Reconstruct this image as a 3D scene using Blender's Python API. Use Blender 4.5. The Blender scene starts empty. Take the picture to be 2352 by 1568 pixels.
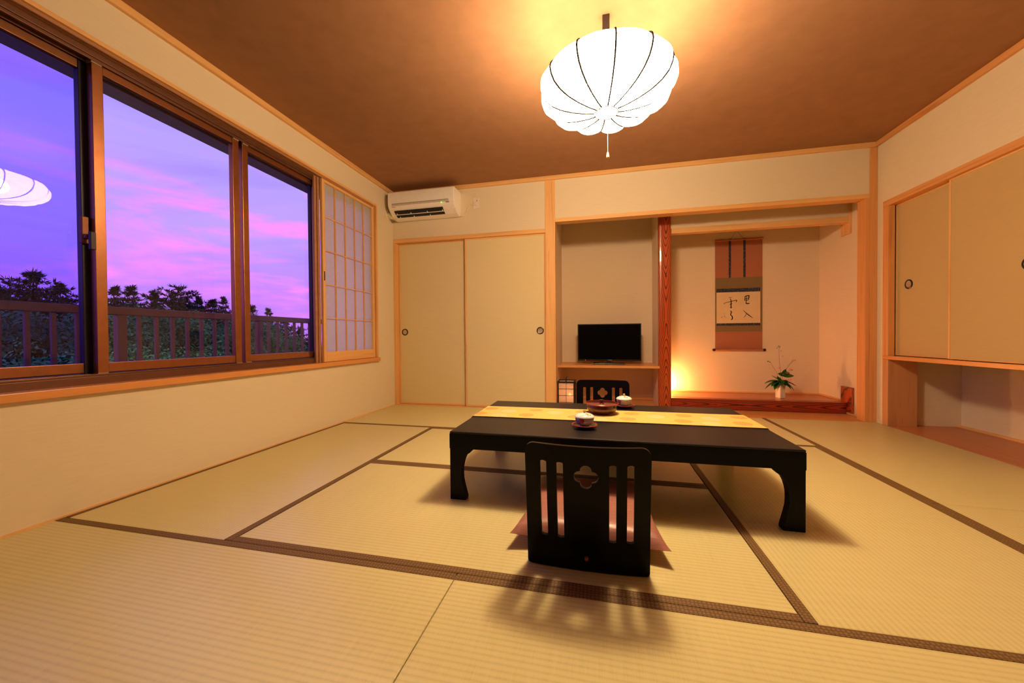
import bpy, math, random
from mathutils import Vector, Matrix
R = math.radians
random.seed(7)
sc = bpy.context.scene
COL = sc.collection

# ------------------------------------------------------------------ camera
XR, H = 4.37, 2.284           # right wall, ceiling height (back wall at y = 0, left wall at x = 0)
cam_d = bpy.data.cameras.new('camera'); cam = bpy.data.objects.new('camera', cam_d); COL.objects.link(cam)
yw, pt, rl = -0.226, -0.0133, -0.0078
fw = Vector((math.sin(yw)*math.cos(pt), math.cos(yw)*math.cos(pt), math.sin(pt)))
rt = Vector((math.cos(yw), -math.sin(yw), 0)); up = rt.cross(fw)
rt, up = rt*math.cos(rl)+up*math.sin(rl), up*math.cos(rl)-rt*math.sin(rl)
M = Matrix((rt, up, -fw)).transposed().to_4x4(); M.translation = Vector((2.1442, -3.6505, 0.7281))
cam.matrix_world = M
cam_d.sensor_width = 36; cam_d.lens = 857.1/2352*36; cam_d.clip_start = .02; cam_d.clip_end = 400
sc.camera = cam
sc.view_settings.view_transform = 'Standard'; sc.view_settings.look = 'None'
sc.view_settings.gamma = 1; sc.view_settings.use_curve_mapping = False
sc.view_settings.exposure = 0.0
sc.cycles.use_denoising = True
sc.cycles.max_bounces = 6; sc.cycles.diffuse_bounces = 4; sc.cycles.glossy_bounces = 2; sc.cycles.transparent_max_bounces = 16
sc.cycles.use_adaptive_sampling = True; sc.cycles.adaptive_threshold = .1; sc.cycles.adaptive_min_samples = 16
sc.cycles.caustics_reflective = False; sc.cycles.caustics_refractive = False
sc.cycles.sample_clamp_indirect = 6.0

# ------------------------------------------------------------------ light levels
LAMP_COL = (1.0, .70, .40)
BULB_L, SHADE_L = 430.0, 17.5
SKY_L = 1.35

# ------------------------------------------------------------------ node helpers
def newmat(name):
    m = bpy.data.materials.new(name); m.use_nodes = True
    nt = m.node_tree
    for n in list(nt.nodes): nt.nodes.remove(n)
    return m, nt
def N(nt, t, **kw):
    n = nt.nodes.new(t)
    for k, v in kw.items(): setattr(n, k, v)
    return n
def L(nt, a, b): nt.links.new(a, b)
def rgb(c): return (c[0], c[1], c[2], 1)
def mth(nt, op, a, b=None, c=None):
    n = N(nt, 'ShaderNodeMath', operation=op)
    for i, v in enumerate((a, b, c)):
        if v is None: continue
        if isinstance(v, (int, float)): n.inputs[i].default_value = v
        else: L(nt, v, n.inputs[i])
    return n.outputs[0]
def mix(nt, f, a, b, mode='MIX'):
    n = N(nt, 'ShaderNodeMixRGB', blend_type=mode)
    for i, v in enumerate((f, a, b)):
        if isinstance(v, (int, float)): n.inputs[i].default_value = v
        elif isinstance(v, tuple): n.inputs[i].default_value = rgb(v)
        else: L(nt, v, n.inputs[i])
    return n.outputs[0]
def ramp(nt, f, stops):
    n = N(nt, 'ShaderNodeValToRGB'); cr = n.color_ramp
    while len(cr.elements) < len(stops): cr.elements.new(.5)
    for e, (p, c) in zip(cr.elements, stops): e.position = p; e.color = rgb(c)
    L(nt, f, n.inputs[0]); return n.outputs[0]
def objco(nt, scale=(1, 1, 1), rot=(0, 0, 0), kind='Object'):
    tc = N(nt, 'ShaderNodeTexCoord'); mp = N(nt, 'ShaderNodeMapping')
    mp.inputs['Scale'].default_value = scale; mp.inputs['Rotation'].default_value = rot
    L(nt, tc.outputs[kind], mp.inputs[0]); return mp.outputs[0]
def noise(nt, vec, scale, detail=3, rough=.5, dist=0.):
    n = N(nt, 'ShaderNodeTexNoise'); n.inputs['Scale'].default_value = scale
    n.inputs['Detail'].default_value = detail; n.inputs['Roughness'].default_value = rough
    n.inputs['Distortion'].default_value = dist
    L(nt, vec, n.inputs['Vector']); return n.outputs[0]
def principled(nt, col, rough=.5, spec=.5, bump=None, bstr=.2, bdist=.002, metal=0., coat=0.):
    p = N(nt, 'ShaderNodeBsdfPrincipled'); o = N(nt, 'ShaderNodeOutputMaterial')
    if isinstance(col, tuple): p.inputs['Base Color'].default_value = rgb(col)
    else: L(nt, col, p.inputs['Base Color'])
    if isinstance(rough, (int, float)): p.inputs['Roughness'].default_value = rough
    else: L(nt, rough, p.inputs['Roughness'])
    p.inputs['Specular IOR Level'].default_value = spec; p.inputs['Metallic'].default_value = metal
    p.inputs['Coat Weight'].default_value = coat
    if bump is not None:
        b = N(nt, 'ShaderNodeBump'); b.inputs['Strength'].default_value = bstr; b.inputs['Distance'].default_value = bdist
        L(nt, bump, b.inputs['Height']); L(nt, b.outputs[0], p.inputs['Normal'])
    L(nt, p.outputs[0], o.inputs[0]); return p
def plain(name, col, rough=.5, spec=.5, metal=0., var=.06, vs=30, coat=0.):
    m, nt = newmat(name)
    n = noise(nt, objco(nt), vs, 3)
    c2 = tuple(min(1, v*(1+var)) for v in col); c1 = tuple(v*(1-var) for v in col)
    principled(nt, ramp(nt, n, [(.3, c1), (.7, c2)]), rough, spec, n, .05, .001, metal, coat)
    return m
def emit(name, col, s):
    m, nt = newmat(name); e = N(nt, 'ShaderNodeEmission'); o = N(nt, 'ShaderNodeOutputMaterial')
    e.inputs[0].default_value = rgb(col); e.inputs[1].default_value = s; L(nt, e.outputs[0], o.inputs[0]); return m
def wood(name, c0, c1, axis, fine=1., rough=.45, spec=.4, coat=0.):
    """straight grained timber, grain along axis"""
    m, nt = newmat(name)
    s = [38*fine, 38*fine, 38*fine]; s['XYZ'.index(axis)] = 1.1
    v = objco(nt, tuple(s))
    a = noise(nt, v, 1.0, 5, .6, .6)
    s2 = [160*fine]*3; s2['XYZ'.index(axis)] = 3.
    b = noise(nt, objco(nt, tuple(s2)), 1.0, 2, .5)
    f = mth(nt, 'ADD', mth(nt, 'MULTIPLY', a, .75), mth(nt, 'MULTIPLY', b, .25))
    col = ramp(nt, f, [(.30, c1), (.47, c0), (.62, tuple(min(1, x*1.06) for x in c0)), (.72, c1)])
    principled(nt, col, rough, spec, b, .08, .0006, 0, coat)
    return m
def cathedral(name, c0, c1, along, across, deep, k, z0, freq, rough=.32, coat=.25, flip=0.):
    """flame grain: growth rings of a cone cut by the face; object-space axes"""
    m, nt = newmat(name)
    tc = N(nt, 'ShaderNodeTexCoord'); sp = N(nt, 'ShaderNodeSeparateXYZ'); L(nt, tc.outputs['Object'], sp.inputs[0])
    ax = {c: sp.outputs['XYZ'.index(c)] for c in 'XYZ'}
    n1 = noise(nt, objco(nt, (3, 3, 3)), 1.6, 3, .55)
    t = mth(nt, 'SUBTRACT', ax[along], z0)
    t = mth(nt, 'ADD', t, mth(nt, 'MULTIPLY', mth(nt, 'SUBTRACT', n1, .5), .35))
    w = mth(nt, 'SQRT', mth(nt, 'ADD', mth(nt, 'MULTIPLY', t, t), .02))
    u = mth(nt, 'SUBTRACT', ax[across], flip)
    r2 = mth(nt, 'ADD', mth(nt, 'MULTIPLY', u, u), mth(nt, 'MULTIPLY', mth(nt, 'ADD', ax[deep], .01), mth(nt, 'ADD', ax[deep], .01)))
    r = mth(nt, 'SQRT', mth(nt, 'ADD', r2, .00012))
    f = mth(nt, 'ADD', mth(nt, 'SUBTRACT', mth(nt, 'MULTIPLY', r, 1.0), mth(nt, 'MULTIPLY', w, k)), mth(nt, 'MULTIPLY', n1, .008))
    s = mth(nt, 'SINE', mth(nt, 'MULTIPLY', f, freq))
    s = mth(nt, 'ADD', mth(nt, 'MULTIPLY', s, .5), .5)
    s = mth(nt, 'POWER', s, 3.)
    col = ramp(nt, s, [(.0, c0), (.45, tuple((a*.7+b*.3) for a, b in zip(c0, c1))), (1., c1)])
    principled(nt, col, rough, .5, s, .05, .0005, 0, coat)
    return m
def wallpaper(name, col, var=.05, rough=.85):
    m, nt = newmat(name)
    a = noise(nt, objco(nt, (10, 10, 260)), 1., 4, .6)
    b = noise(nt, objco(nt, (500, 500, 500)), 1., 1)
    f = mth(nt, 'ADD', mth(nt, 'MULTIPLY', a, .7), mth(nt, 'MULTIPLY', b, .3))
    c = ramp(nt, f, [(.3, tuple(v*(1-var) for v in col)), (.7, tuple(min(1, v*(1+var)) for v in col))])
    principled(nt, c, rough, .2, f, .35, .0015)
    return m
def tatami(name, axis):
    m, nt = newmat(name)
    tc = N(nt, 'ShaderNodeTexCoord'); sp = N(nt, 'ShaderNodeSeparateXYZ'); L(nt, tc.outputs['Object'], sp.inputs[0])
    lo, cr = (sp.outputs[0], sp.outputs[1]) if axis == 'X' else (sp.outputs[1], sp.outputs[0])
    per = 2*math.pi/.0165
    s = mth(nt, 'SINE', mth(nt, 'MULTIPLY', cr, per)); s = mth(nt, 'ADD', mth(nt, 'MULTIPLY', s, .5), .5)
    s = mth(nt, 'POWER', s, .6)
    # rush strands run across the stripes, slightly uneven
    sc_ = (900, 14, 1) if axis == 'X' else (14, 900, 1)
    str_ = noise(nt, objco(nt, sc_), 1., 2, .5)
    big = noise(nt, objco(nt, (1.6, 1.6, 1.6)), 1., 3)
    sc2 = (60, 3, 1) if axis == 'X' else (3, 60, 1)
    bnd = noise(nt, objco(nt, sc2), 1., 2)
    f = mth(nt, 'ADD', mth(nt, 'MULTIPLY', s, .26), mth(nt, 'MULTIPLY', str_, .48))
    f = mth(nt, 'ADD', f, mth(nt, 'MULTIPLY', bnd, .20))
    c = ramp(nt, f, [(.15, (.53, .46, .19)), (.5, (.71, .63, .30)), (.8, (.78, .70, .36))])
    c = mix(nt, mth(nt, 'MULTIPLY', big, .22), c, (.68, .60, .29))
    h = mth(nt, 'ADD', mth(nt, 'MULTIPLY', s, .8), mth(nt, 'MULTIPLY', str_, .2))
    p = principled(nt, c, .29, .95, h, .16, .001)
    p.inputs['Anisotropic'].default_value = .95
    tg = N(nt, 'ShaderNodeCombineXYZ'); tg.inputs[0 if axis == 'X' else 1].default_value = 1.0
    L(nt, tg.outputs[0], p.inputs['Tangent'])
    return m
def heri(name):
    m, nt = newmat(name)
    v = objco(nt, (1, 1, 0)); vo = N(nt, 'ShaderNodeTexVoronoi'); vo.feature = 'DISTANCE_TO_EDGE'
    vo.inputs['Scale'].default_value = 95; vo.inputs['Randomness'].default_value = .25; L(nt, v, vo.inputs['Vector'])
    c = ramp(nt, vo.outputs['Distance'], [(.0, (.13, .065, .025)), (.12, (.14, .075, .028)), (.22, (.23, .135, .045)), (1, (.24, .14, .05))])
    principled(nt, c, .6, .3, vo.outputs['Distance'], .2, .0006)
    return m

# ------------------------------------------------------------------ world: dusk sky
w = bpy.data.worlds.new('sky'); sc.world = w; w.use_nodes = True; nt = w.node_tree
for n in list(nt.nodes): nt.nodes.remove(n)
tc = N(nt, 'ShaderNodeTexCoord'); sp = N(nt, 'ShaderNodeSeparateXYZ'); L(nt, tc.outputs['Generated'], sp.inputs[0])
el = sp.outputs[2]
base = ramp(nt, el, [(.0, (.44, .15, .85)), (.10, (.44, .20, .95)), (.22, (.45, .29, .98)), (.42, (.40, .32, 1.0)), (.8, (.22, .20, .9))])
mp = N(nt, 'ShaderNodeMapping'); mp.inputs['Rotation'].default_value = (R(10), R(4), R(0)); mp.inputs['Scale'].default_value = (1.1, 1.1, 6.2); mp.inputs['Location'].default_value = (.35, .1, .33)
L(nt, tc.outputs['Generated'], mp.inputs[0])
n1 = noise(nt, mp.outputs[0], 1.5, 6, .58, 1.0)
cf = ramp(nt, n1, [(.49, (0, 0, 0)), (.63, (1, 1, 1))])
low = ramp(nt, el, [(.0, (.5, .5, .5)), (.10, (1, 1, 1)), (.26, (.9, .9, .9)), (.40, (.35, .35, .35)), (.7, (.1, .1, .1))])
cm = mth(nt, 'MULTIPLY', mth(nt, 'MULTIPLY', cf, low), .85)
skyc = mix(nt, cm, base, (.98, .24, .92))
mp2 = N(nt, 'ShaderNodeMapping'); mp2.inputs['Rotation'].default_value = (R(8), 0, R(20)); mp2.inputs['Scale'].default_value = (1.6, 1.6, 7)
L(nt, tc.outputs['Generated'], mp2.inputs[0])
n2 = noise(nt, mp2.outputs[0], 1.7, 5, .55, .6)
df = ramp(nt, n2, [(.48, (0, 0, 0)), (.70, (1, 1, 1))])
skyc = mix(nt, mth(nt, 'MULTIPLY', df, .40), skyc, (.24, .15, .85))
gnd = ramp(nt, mth(nt, 'ADD', mth(nt, 'MULTIPLY', el, 8.), .5), [(.3, (.02, .025, .03)), (.5, (1, 1, 1))])
skyc = mix(nt, 1.0, skyc, gnd, 'MULTIPLY')
bg = N(nt, 'ShaderNodeBackground'); L(nt, skyc, bg.inputs[0]); bg.inputs[1].default_value = SKY_L
ow = N(nt, 'ShaderNodeOutputWorld'); L(nt, bg.outputs[0], ow.inputs[0])

# ------------------------------------------------------------------ mesh helpers
class MB:
    def __init__(s): s.v = []; s.f = []
    def quadbox(s, p):          # 8 points, bottom ring then top ring
        b = len(s.v); s.v += [tuple(q) for q in p]
        s.f += [[b+3, b+2, b+1, b], [b+4, b+5, b+6, b+7]] + [[b+i, b+(i+1) % 4, b+4+(i+1) % 4, b+4+i] for i in range(4)]
        return s
    def box(s, x0, x1, y0, y1, z0, z1):
        return s.quadbox([(x0, y0, z0), (x1, y0, z0), (x1, y1, z0), (x0, y1, z0), (x0, y0, z1), (x1, y0, z1), (x1, y1, z1), (x0, y1, z1)])
    def prism(s, poly, axis, a0, a1):
        """poly: 2d points (counter-clockwise); axis X: (y,z), axis Y: (x,z), axis Z: (x,y)"""
        def P(p, a): return {'X': (a, p[0], p[1]), 'Y': (p[0], a, p[1]), 'Z': (p[0], p[1], a)}[axis]
        b = len(s.v); n = len(poly)
        s.v += [P(p, a0) for p in poly] + [P(p, a1) for p in poly]
        s.f += [[b+i for i in range(n)][::-1], [b+n+i for i in range(n)]] + [[b+i, b+(i+1) % n, b+n+(i+1) % n, b+n+i] for i in range(n)]
        return s
    def lathe(s, prof, n=32, c=(0, 0, 0), axis='Z', cap=True):
        b = len(s.v); k = len(prof)
        for r, h in prof:
            for i in range(n):
                a = 2*math.pi*i/n; x, y = r*math.cos(a), r*math.sin(a)
                p = {'Z': (x, y, h), 'Y': (x, h, y), 'X': (h, x, y)}[axis]
                s.v.append((p[0]+c[0], p[1]+c[1], p[2]+c[2]))
        for j in range(k-1):
            for i in range(n):
                s.f.append([b+j*n+i, b+j*n+(i+1) % n, b+(j+1)*n+(i+1) % n, b+(j+1)*n+i])
        if cap:
            if prof[0][0] > 1e-5: s.f.append([b+i for i in range(n)][::-1])
            if prof[-1][0] > 1e-5: s.f.append([b+(k-1)*n+i for i in range(n)])
        return s
    def tube(s, pts, r, n=8):
        pts = [Vector(p) for p in pts]; b = len(s.v); k = len(pts)
        rr = r if isinstance(r, (list, tuple)) else [r]*k
        t0 = (pts[1]-pts[0]).normalized(); u = t0.orthogonal().normalized()
        for i, p in enumerate(pts):
            t = (pts[min(i+1, k-1)]-pts[max(i-1, 0)]).normalized()
            u = (u-t*u.dot(t)).normalized(); w_ = t.cross(u)
            for j in range(n):
                a = 2*math.pi*j/n; s.v.append(tuple(p+(u*math.cos(a)+w_*math.sin(a))*rr[i]))
        for i in range(k-1):
            for j in range(n):
                s.f.append([b+i*n+j, b+i*n+(j+1) % n, b+(i+1)*n+(j+1) % n, b+(i+1)*n+j])
        s.f += [[b+j for j in range(n)][::-1], [b+(k-1)*n+j for j in range(n)]]
        return s
    def sphere(s, c, r, n=16, m=10, sx=1, sy=1, sz=1):
        prof = [(r*math.sin(math.pi*i/m), -r*math.cos(math.pi*i/m)) for i in range(m+1)]
        b = len(s.v); s.lathe(prof, n, (0, 0, 0), cap=False)
        for i in range(b, len(s.v)):
            x, y, z = s.v[i]; s.v[i] = (c[0]+x*sx, c[1]+y*sy, c[2]+z*sz)
        return s
    def grid(s, fn, nu, nv):
        b = len(s.v)
        for j in range(nv+1):
            for i in range(nu+1): s.v.append(tuple(fn(i/nu, j/nv)))
        for j in range(nv):
            for i in range(nu):
                a = b+j*(nu+1)+i; s.f.append([a, a+1, a+nu+2, a+nu+1])
        return s
    def mesh(s, name, smooth=False):
        me = bpy.data.meshes.new(name); me.from_pydata(s.v, [], s.f); me.validate(); me.update()
        if smooth: me.polygons.foreach_set('use_smooth', [True]*len(me.polygons))
        return me
    def build(s, name, mat, parent=None, loc=(0, 0, 0), rot=(0, 0, 0), smooth=False, bevel=0., seg=2, wn=True):
        o = bpy.data.objects.new(name, s.mesh(name, smooth))
        return fin(o, mat, parent, loc, rot, smooth, bevel, seg)
def fin(o, mat, parent, loc, rot, smooth=False, bevel=0., seg=2):
    COL.objects.link(o)
    if mat is not None: o.data.materials.append(mat)
    o.location = loc; o.rotation_euler = rot
    if parent is not None: o.parent = parent
    if bevel > 0:
        b = o.modifiers.new('bevel', 'BEVEL'); b.width = bevel; b.segments = seg; b.limit_method = 'ANGLE'; b.angle_limit = R(40)
    if smooth:
        o.data.polygons.foreach_set('use_smooth', [True]*len(o.data.polygons))
        if hasattr(o.data, 'set_sharp_from_angle'): o.data.set_sharp_from_angle(angle=R(42))
    return o
def thing(name, label, cat, loc=(0, 0, 0), rz=0., group=None, kind=None):
    o = bpy.data.objects.new(name, None); COL.objects.link(o); o.empty_display_size = .05
    o.location = loc; o.rotation_euler = (0, 0, rz)
    return tag(o, label, cat, group, kind)
def tag(o, label=None, cat=None, group=None, kind=None):
    if label: o['label'] = label
    if cat: o['category'] = cat
    if group: o['group'] = group
    if kind: o['kind'] = kind
    return o
def struct(o, label): o['kind'] = 'structure'; o['label'] = label; return o
def copy_tree(o, parent=None):
    c = o.copy(); COL.objects.link(c); c.parent = parent
    for ch in o.children: copy_tree(ch, c)
    return c
def bx(*a): return MB().box(*a)

# ------------------------------------------------------------------ materials
WALL = wallpaper('wallpaper', (.79, .69, .51))
WALLT = wallpaper('wallpaper_alcove', (.82, .67, .49))
CEIL = wallpaper('ceiling_paper', (.35, .18, .095), .10)
PINE_X = wood('pine_x', (.82, .48, .19), (.68, .33, .10), 'X')
PINE_Y = wood('pine_y', (.82, .48, .19), (.68, .33, .10), 'Y')
PINE_LIT_Z = wood('pine_orange_lit_z', (.74, .36, .13), (.58, .23, .07), 'Z')  # same pine reddened: orange lamp glow put into the colour
PINE_LIT_Y = wood('pine_orange_lit_y', (.74, .36, .13), (.58, .23, .07), 'Y')
PINE_Z = wood('pine_z', (.82, .48, .19), (.66, .31, .09), 'Z')
SILL_Y = wood('sill_wood_y', (.74, .32, .10), (.58, .21, .06), 'Y', .6, .3, .5)
BOARD_X = wood('floor_board_x', (.66, .30, .10), (.52, .20, .06), 'X', .5, .35)
BOARD_Y = wood('floor_board_y', (.56, .22, .09), (.44, .15, .06), 'Y', .5, .35)
KEYAKI_Z = cathedral('keyaki_pillar', (.52, .085, .014), (.10, .012, .005), 'Z', 'X', 'Y', .16, .95, 420., flip=.010)
KEYAKI_X = cathedral('keyaki_plank', (.34, .035, .010), (.07, .007, .004), 'X', 'Z', 'Y', .09, -.1, 420., flip=.05)
TAT_X = tatami('tatami_x', 'X'); TAT_Y = tatami('tatami_y', 'Y'); HERI = heri('tatami_border_cloth')
FUSUMA = wallpaper('fusuma_paper', (.76, .65, .37), .04)
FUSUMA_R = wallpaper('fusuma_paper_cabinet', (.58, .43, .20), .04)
BLACK = plain('black_lacquer', (.003, .003, .005), .4, .14, var=.2, vs=400)
BLACKS = plain('black_chair_lacquer', (.003, .0025, .004), .3, .12, var=.2, vs=200)
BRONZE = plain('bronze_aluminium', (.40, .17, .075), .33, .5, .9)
BRONZE_SHADE = plain('bronze_aluminium_shaded', (.022, .018, .03), .35, .4)  # outer stiles: bronze darkened, their shadow put into the colour
HEADER = plain('soffit_paint', (.50, .50, .66), .6, .3)
WHITEP = plain('white_plastic', (.94, .91, .86), .35, .5, var=.02)
CREAMP = plain('cream_plastic', (.74, .66, .50), .3, .5, var=.03)
DARKP = plain('dark_slot', (.006, .007, .014), .6)
GREYP = plain('grey_plastic', (.35, .32, .30), .4)
RINGM = plain('black_pull_ring', (.01, .009, .012), .3)
DISHM = plain('pull_dish', (.55, .43, .30), .35, .5, .4)

def glass(name, tint):
    m, nt = newmat(name)
    lw = N(nt, 'ShaderNodeLayerWeight'); lw.inputs[0].default_value = .5
    f5 = mth(nt, 'POWER', lw.outputs['Facing'], 5.)
    fr = mth(nt, 'ADD', mth(nt, 'MULTIPLY', f5, .6), .034)
    t = N(nt, 'ShaderNodeBsdfTransparent'); t.inputs[0].default_value = rgb(tint)
    g = N(nt, 'ShaderNodeBsdfGlossy'); g.inputs['Roughness'].default_value = 0.0
    ms = N(nt, 'ShaderNodeMixShader'); L(nt, fr, ms.inputs[0]); L(nt, t.outputs[0], ms.inputs[1]); L(nt, g.outputs[0], ms.inputs[2])
    o = N(nt, 'ShaderNodeOutputMaterial'); L(nt, ms.outputs[0], o.inputs[0]); return m
GLASS = glass('window_glass', (.97, .97, .98)); GLASS_T = glass('window_glass_tinted', (.68, .66, 1.0))
def paper(name, col, tr=.5, emis=None):
    m, nt = newmat(name)
    d = N(nt, 'ShaderNodeBsdfDiffuse'); t = N(nt, 'ShaderNodeBsdfTranslucent')
    n = noise(nt, objco(nt, (60, 60, 60)), 1., 4)
    c = ramp(nt, n, [(.3, tuple(v*.95 for v in col)), (.7, col)])
    L(nt, c, d.inputs[0]); L(nt, c, t.inputs[0])
    ms = N(nt, 'ShaderNodeMixShader'); ms.inputs[0].default_value = tr; L(nt, d.outputs[0], ms.inputs[1]); L(nt, t.outputs[0], ms.inputs[2])
    o = N(nt, 'ShaderNodeOutputMaterial'); L(nt, ms.outputs[0], o.inputs[0]); return m
SHOJI_P = paper('shoji_paper', (.95, .93, .93), .66)

# ------------------------------------------------------------------ floor with tatami
YB = -4.4
floor = struct(bx(-.2, 5.0, YB, .95, -.12, -.031).build('floor', wood('subfloor', (.4, .25, .12), (.3, .18, .08), 'X')), 'floor of woven straw mats edged with dark cloth')
x1, x2, x3, x4 = .8508, 1.7194, 2.6508, 3.534
d1, d2, d3, d4 = .8731, 1.703, 2.5782, 3.45
mats = [(0, x2, 0, d1, 'X', '+-'), (x2, x4, 0, d1, 'X', '-'), (0, x1, d1, d3, 'Y', '+-'), (x1, x3, d1, d2, 'X', '+-'), (x1, x3, d2, d3, 'X', '+-'),
        (x3, x4, d1, d3, 'Y', '+-'), (0, x2, d3, d4, 'X', '+-'), (x2, x4, d3, d4, 'X', '+-'), (x4, XR, 0, d2, 'Y', '-'), (x4, XR, d2, d4, 'Y', '-')]
g = .0012; bw = .029
for i, (a, b, c, d, ax, bands) in enumerate(mats):
    y0, y1 = -d+g, -c-g
    if i in (0, 1): y1 = -.004
    o = bx(a+g, b-g, y0, y1, -.03, 0).build('tatami_mat', TAT_X if ax == 'X' else TAT_Y, floor, bevel=.003)
    for sgn in bands:
        if ax == 'X':
            if i in (0, 1) and sgn == '+': continue
            ya, yb = (y1-bw, y1+.0004) if sgn == '+' else (y0-.0004, y0+bw)
            bb = bx(a+g+.0004, b-g-.0004, ya, yb, -.02, .0016)
        else:
            xa, xb = (b-g-bw, b-g+.0004) if sgn == '+' else (a+g-.0004, a+g+bw)
            bb = bx(xa, xb, y0+.0004, y1-.0004, -.02, .0016)
        bb.build('border_band', HERI, o, bevel=.0012)
# timber flush with the mats
bx(1.745, 4.374, .0, .3345, -.03, -.001).build('threshold_board', BOARD_X, floor, bevel=.001)
bx(1.73, 2.745, .3355, .82, -.03, -.001).build('alcove_board', BOARD_X, floor)
bx(4.372, 4.88, -1.2, 0.02, -.03, .001).build('niche_board', BOARD_Y, floor)
bx(0.03, 1.645, -.002, .12, -.03, .004).build('closet_sill', PINE_X, floor)
bx(0, XR, -4.35, -3.455, -.03, 0).build('entry_board', bpy.data.materials.get('entry_wood') or wood('entry_wood', (.20, .10, .05), (.14, .07, .03), 'X'), floor)

# ------------------------------------------------------------------ ceiling
struct(bx(-.2, 5.0, YB, .95, H, H+.1).build('ceiling', CEIL), 'brown papered ceiling')

# ------------------------------------------------------------------ walls
WY0, WY1, WZ0, WZ1 = -3.06, -.335, .525, 2.03     # window opening
wl = MB().box(-.2, 0, YB, .1, -.1, WZ0).box(-.2, 0, YB, .1, WZ1, H).box(-.2, 0, YB, WY0, WZ0, WZ1).box(-.2, 0, WY1, .1, WZ0, WZ1)
struct(wl.build('wall_left', WALL), 'beige papered wall below and around the windows')
wb = MB().box(0, 1.645, 0, .12, 1.7825, H).box(1.745, 4.3175, 0, .09, 1.8735, H)
struct(wb.build('wall_back', WALL), 'beige papered wall above the sliding doors and alcoves')
wc = MB().box(0, 1.66, .30, .36, -.05, H)
struct(wc.build('wall_closet', WALLT), 'back of the closet behind the sliding doors')
wt = MB().box(1.645, 1.73, .012, .95, 0, H).box(1.73, 2.745, .82, .95, 0, H).box(2.745, 2.845, .365, .95, 0, H)
struct(wt.build('wall_alcove', WALLT), 'beige plaster walls of the television alcove')
wk = MB().box(2.845, 4.5, .82, .95, 0, H).box(XR+.005, 4.5, .0, .82, 0, H).box(2.80, XR+.005, .335, .395, 1.785, H)
struct(wk.build('wall_tokonoma', WALLT), 'warm plaster walls of the scroll alcove')
wr = MB().box(XR, 5.0, YB, 0.0, 1.775, H).box(XR, 5.0, -.07, 0.0, 0, 1.775).box(4.88, 5.0, -1.2, -.07, 0, 1.775).box(XR, 5.0, YB, -1.19, 0, 1.775)
struct(wr.build('wall_right', WALL), 'beige papered wall around the upper cabinet')
struct(bx(-.2, 5.0, YB-.1, YB, -.1, H).build('wall_front', plain('entry_wall_fill_cut', (.10, .06, .035), .6)), 'unseen wall closing the entry end of the room, darkened to cut fill light')  # unseen wall behind the camera, coloured dark to reduce fill light

# ceiling mouldings, pillars, lintels
def trim(n, mb, mat, label, bevel=.002): return struct(mb.build('trim_%d' % n, mat, bevel=bevel), label)
tz = H-.038
trim(1, bx(0, .022, YB, 0, tz, H), PINE_Y, 'ceiling moulding above the windows')
trim(2, bx(.022, XR-.022, -.022, 0, tz, H), PINE_X, 'ceiling moulding above the sliding doors and alcoves')
trim(3, bx(XR-.022, XR, YB, 0, tz, H), PINE_LIT_Y, 'ceiling moulding above the upper cabinet')
trim(4, bx(1.645, 1.745, -.006, .10, 0, tz), PINE_Z, 'pale timber pillar between closet and television alcove')
trim(5, bx(4.318, XR, -.008, .1, 0, tz), PINE_LIT_Z, 'slim timber pillar in the corner beside the scroll alcove')
trim(6, bx(4.288, 4.3178, -.006, .095, 0, 1.8365), PINE_LIT_Z, 'timber jamb board of the scroll alcove')
trim(7, bx(1.7455, 4.3175, -.007, .092, 1.837, 1.873), PINE_X, 'timber lintel running above both alcoves')
trim(8, bx(.0, 1.645, -.006, .12, 1.742, 1.782), PINE_X, 'timber head rail above the closet sliding doors')
trim(9, bx(0., .028, -.005, .12, 0, 1.742), PINE_Z, 'timber side post of the closet opening')
tr = bx(2.86, XR+.004, .322, .40, 1.735, 1.787)
trim(10, tr, PINE_X, 'timber rail under the hanging wall of the scroll alcove')
trim(11, bx(XR-.012, XR+.006, .318, .448, 1.635, 1.90), PINE_Z, 'short timber bracket board under the scroll alcove rail')
trim(12, bx(XR-.003, XR+.04, -.13, -.07, .553, 1.731), PINE_LIT_Z, 'timber side post of the upper cabinet')
trim(13, bx(XR-.004, XR+.10, -1.2, -.07, 1.731, 1.777), PINE_LIT_Y, 'timber head rail of the upper cabinet')
trim(14, bx(XR-.004, XR+.16, -1.2, -.0705, .525, .553), SILL_Y, 'timber sill rail under the upper cabinet')
trim(15, bx(XR-.002, XR+.19, -.13, -.0705, 0, .5245), wood('niche_jamb', (.60, .30, .13), (.42, .15, .06), 'Z', .35), 'grained end board of the low niche')
trim(16, bx(XR-.003, XR+.04, -1.2, -1.15, 0, 1.775), PINE_LIT_Z, 'timber end post of the upper cabinet near the entry')
trim(17, bx(2.86, XR+.004, .80, .822, .104, .118), PINE_X, 'thin timber bead along the scroll alcove back wall')
trim(18, bx(XR-.012, XR+.006, .34, .80, .104, .118), PINE_LIT_Y, 'thin timber bead along the scroll alcove side wall')
trim(19, bx(XR-.02, XR+.006, .09, .34, 0, .014), PINE_Y, 'thin timber bead beside the threshold board')
struct(bx(0, .009, -3.45, -.006, 0, .007).build('baseboard_left', PINE_Y), 'thin timber strip between window wall and mats')
trim(20, bx(XR-.006, XR, -3.45, -1.2, 0, .007), PINE_Y, 'thin timber strip between right wall and mats', 0)
trim(21, bx(4.855, 4.881, -1.19, -.07, 0, .016), PINE_Y, 'thin timber bead at the back of the low niche')
trim(22, bx(1.73, 2.745, .80, .822, 0, .03), BOARD_X, 'thin timber skirting at the back of the television alcove')

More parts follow.
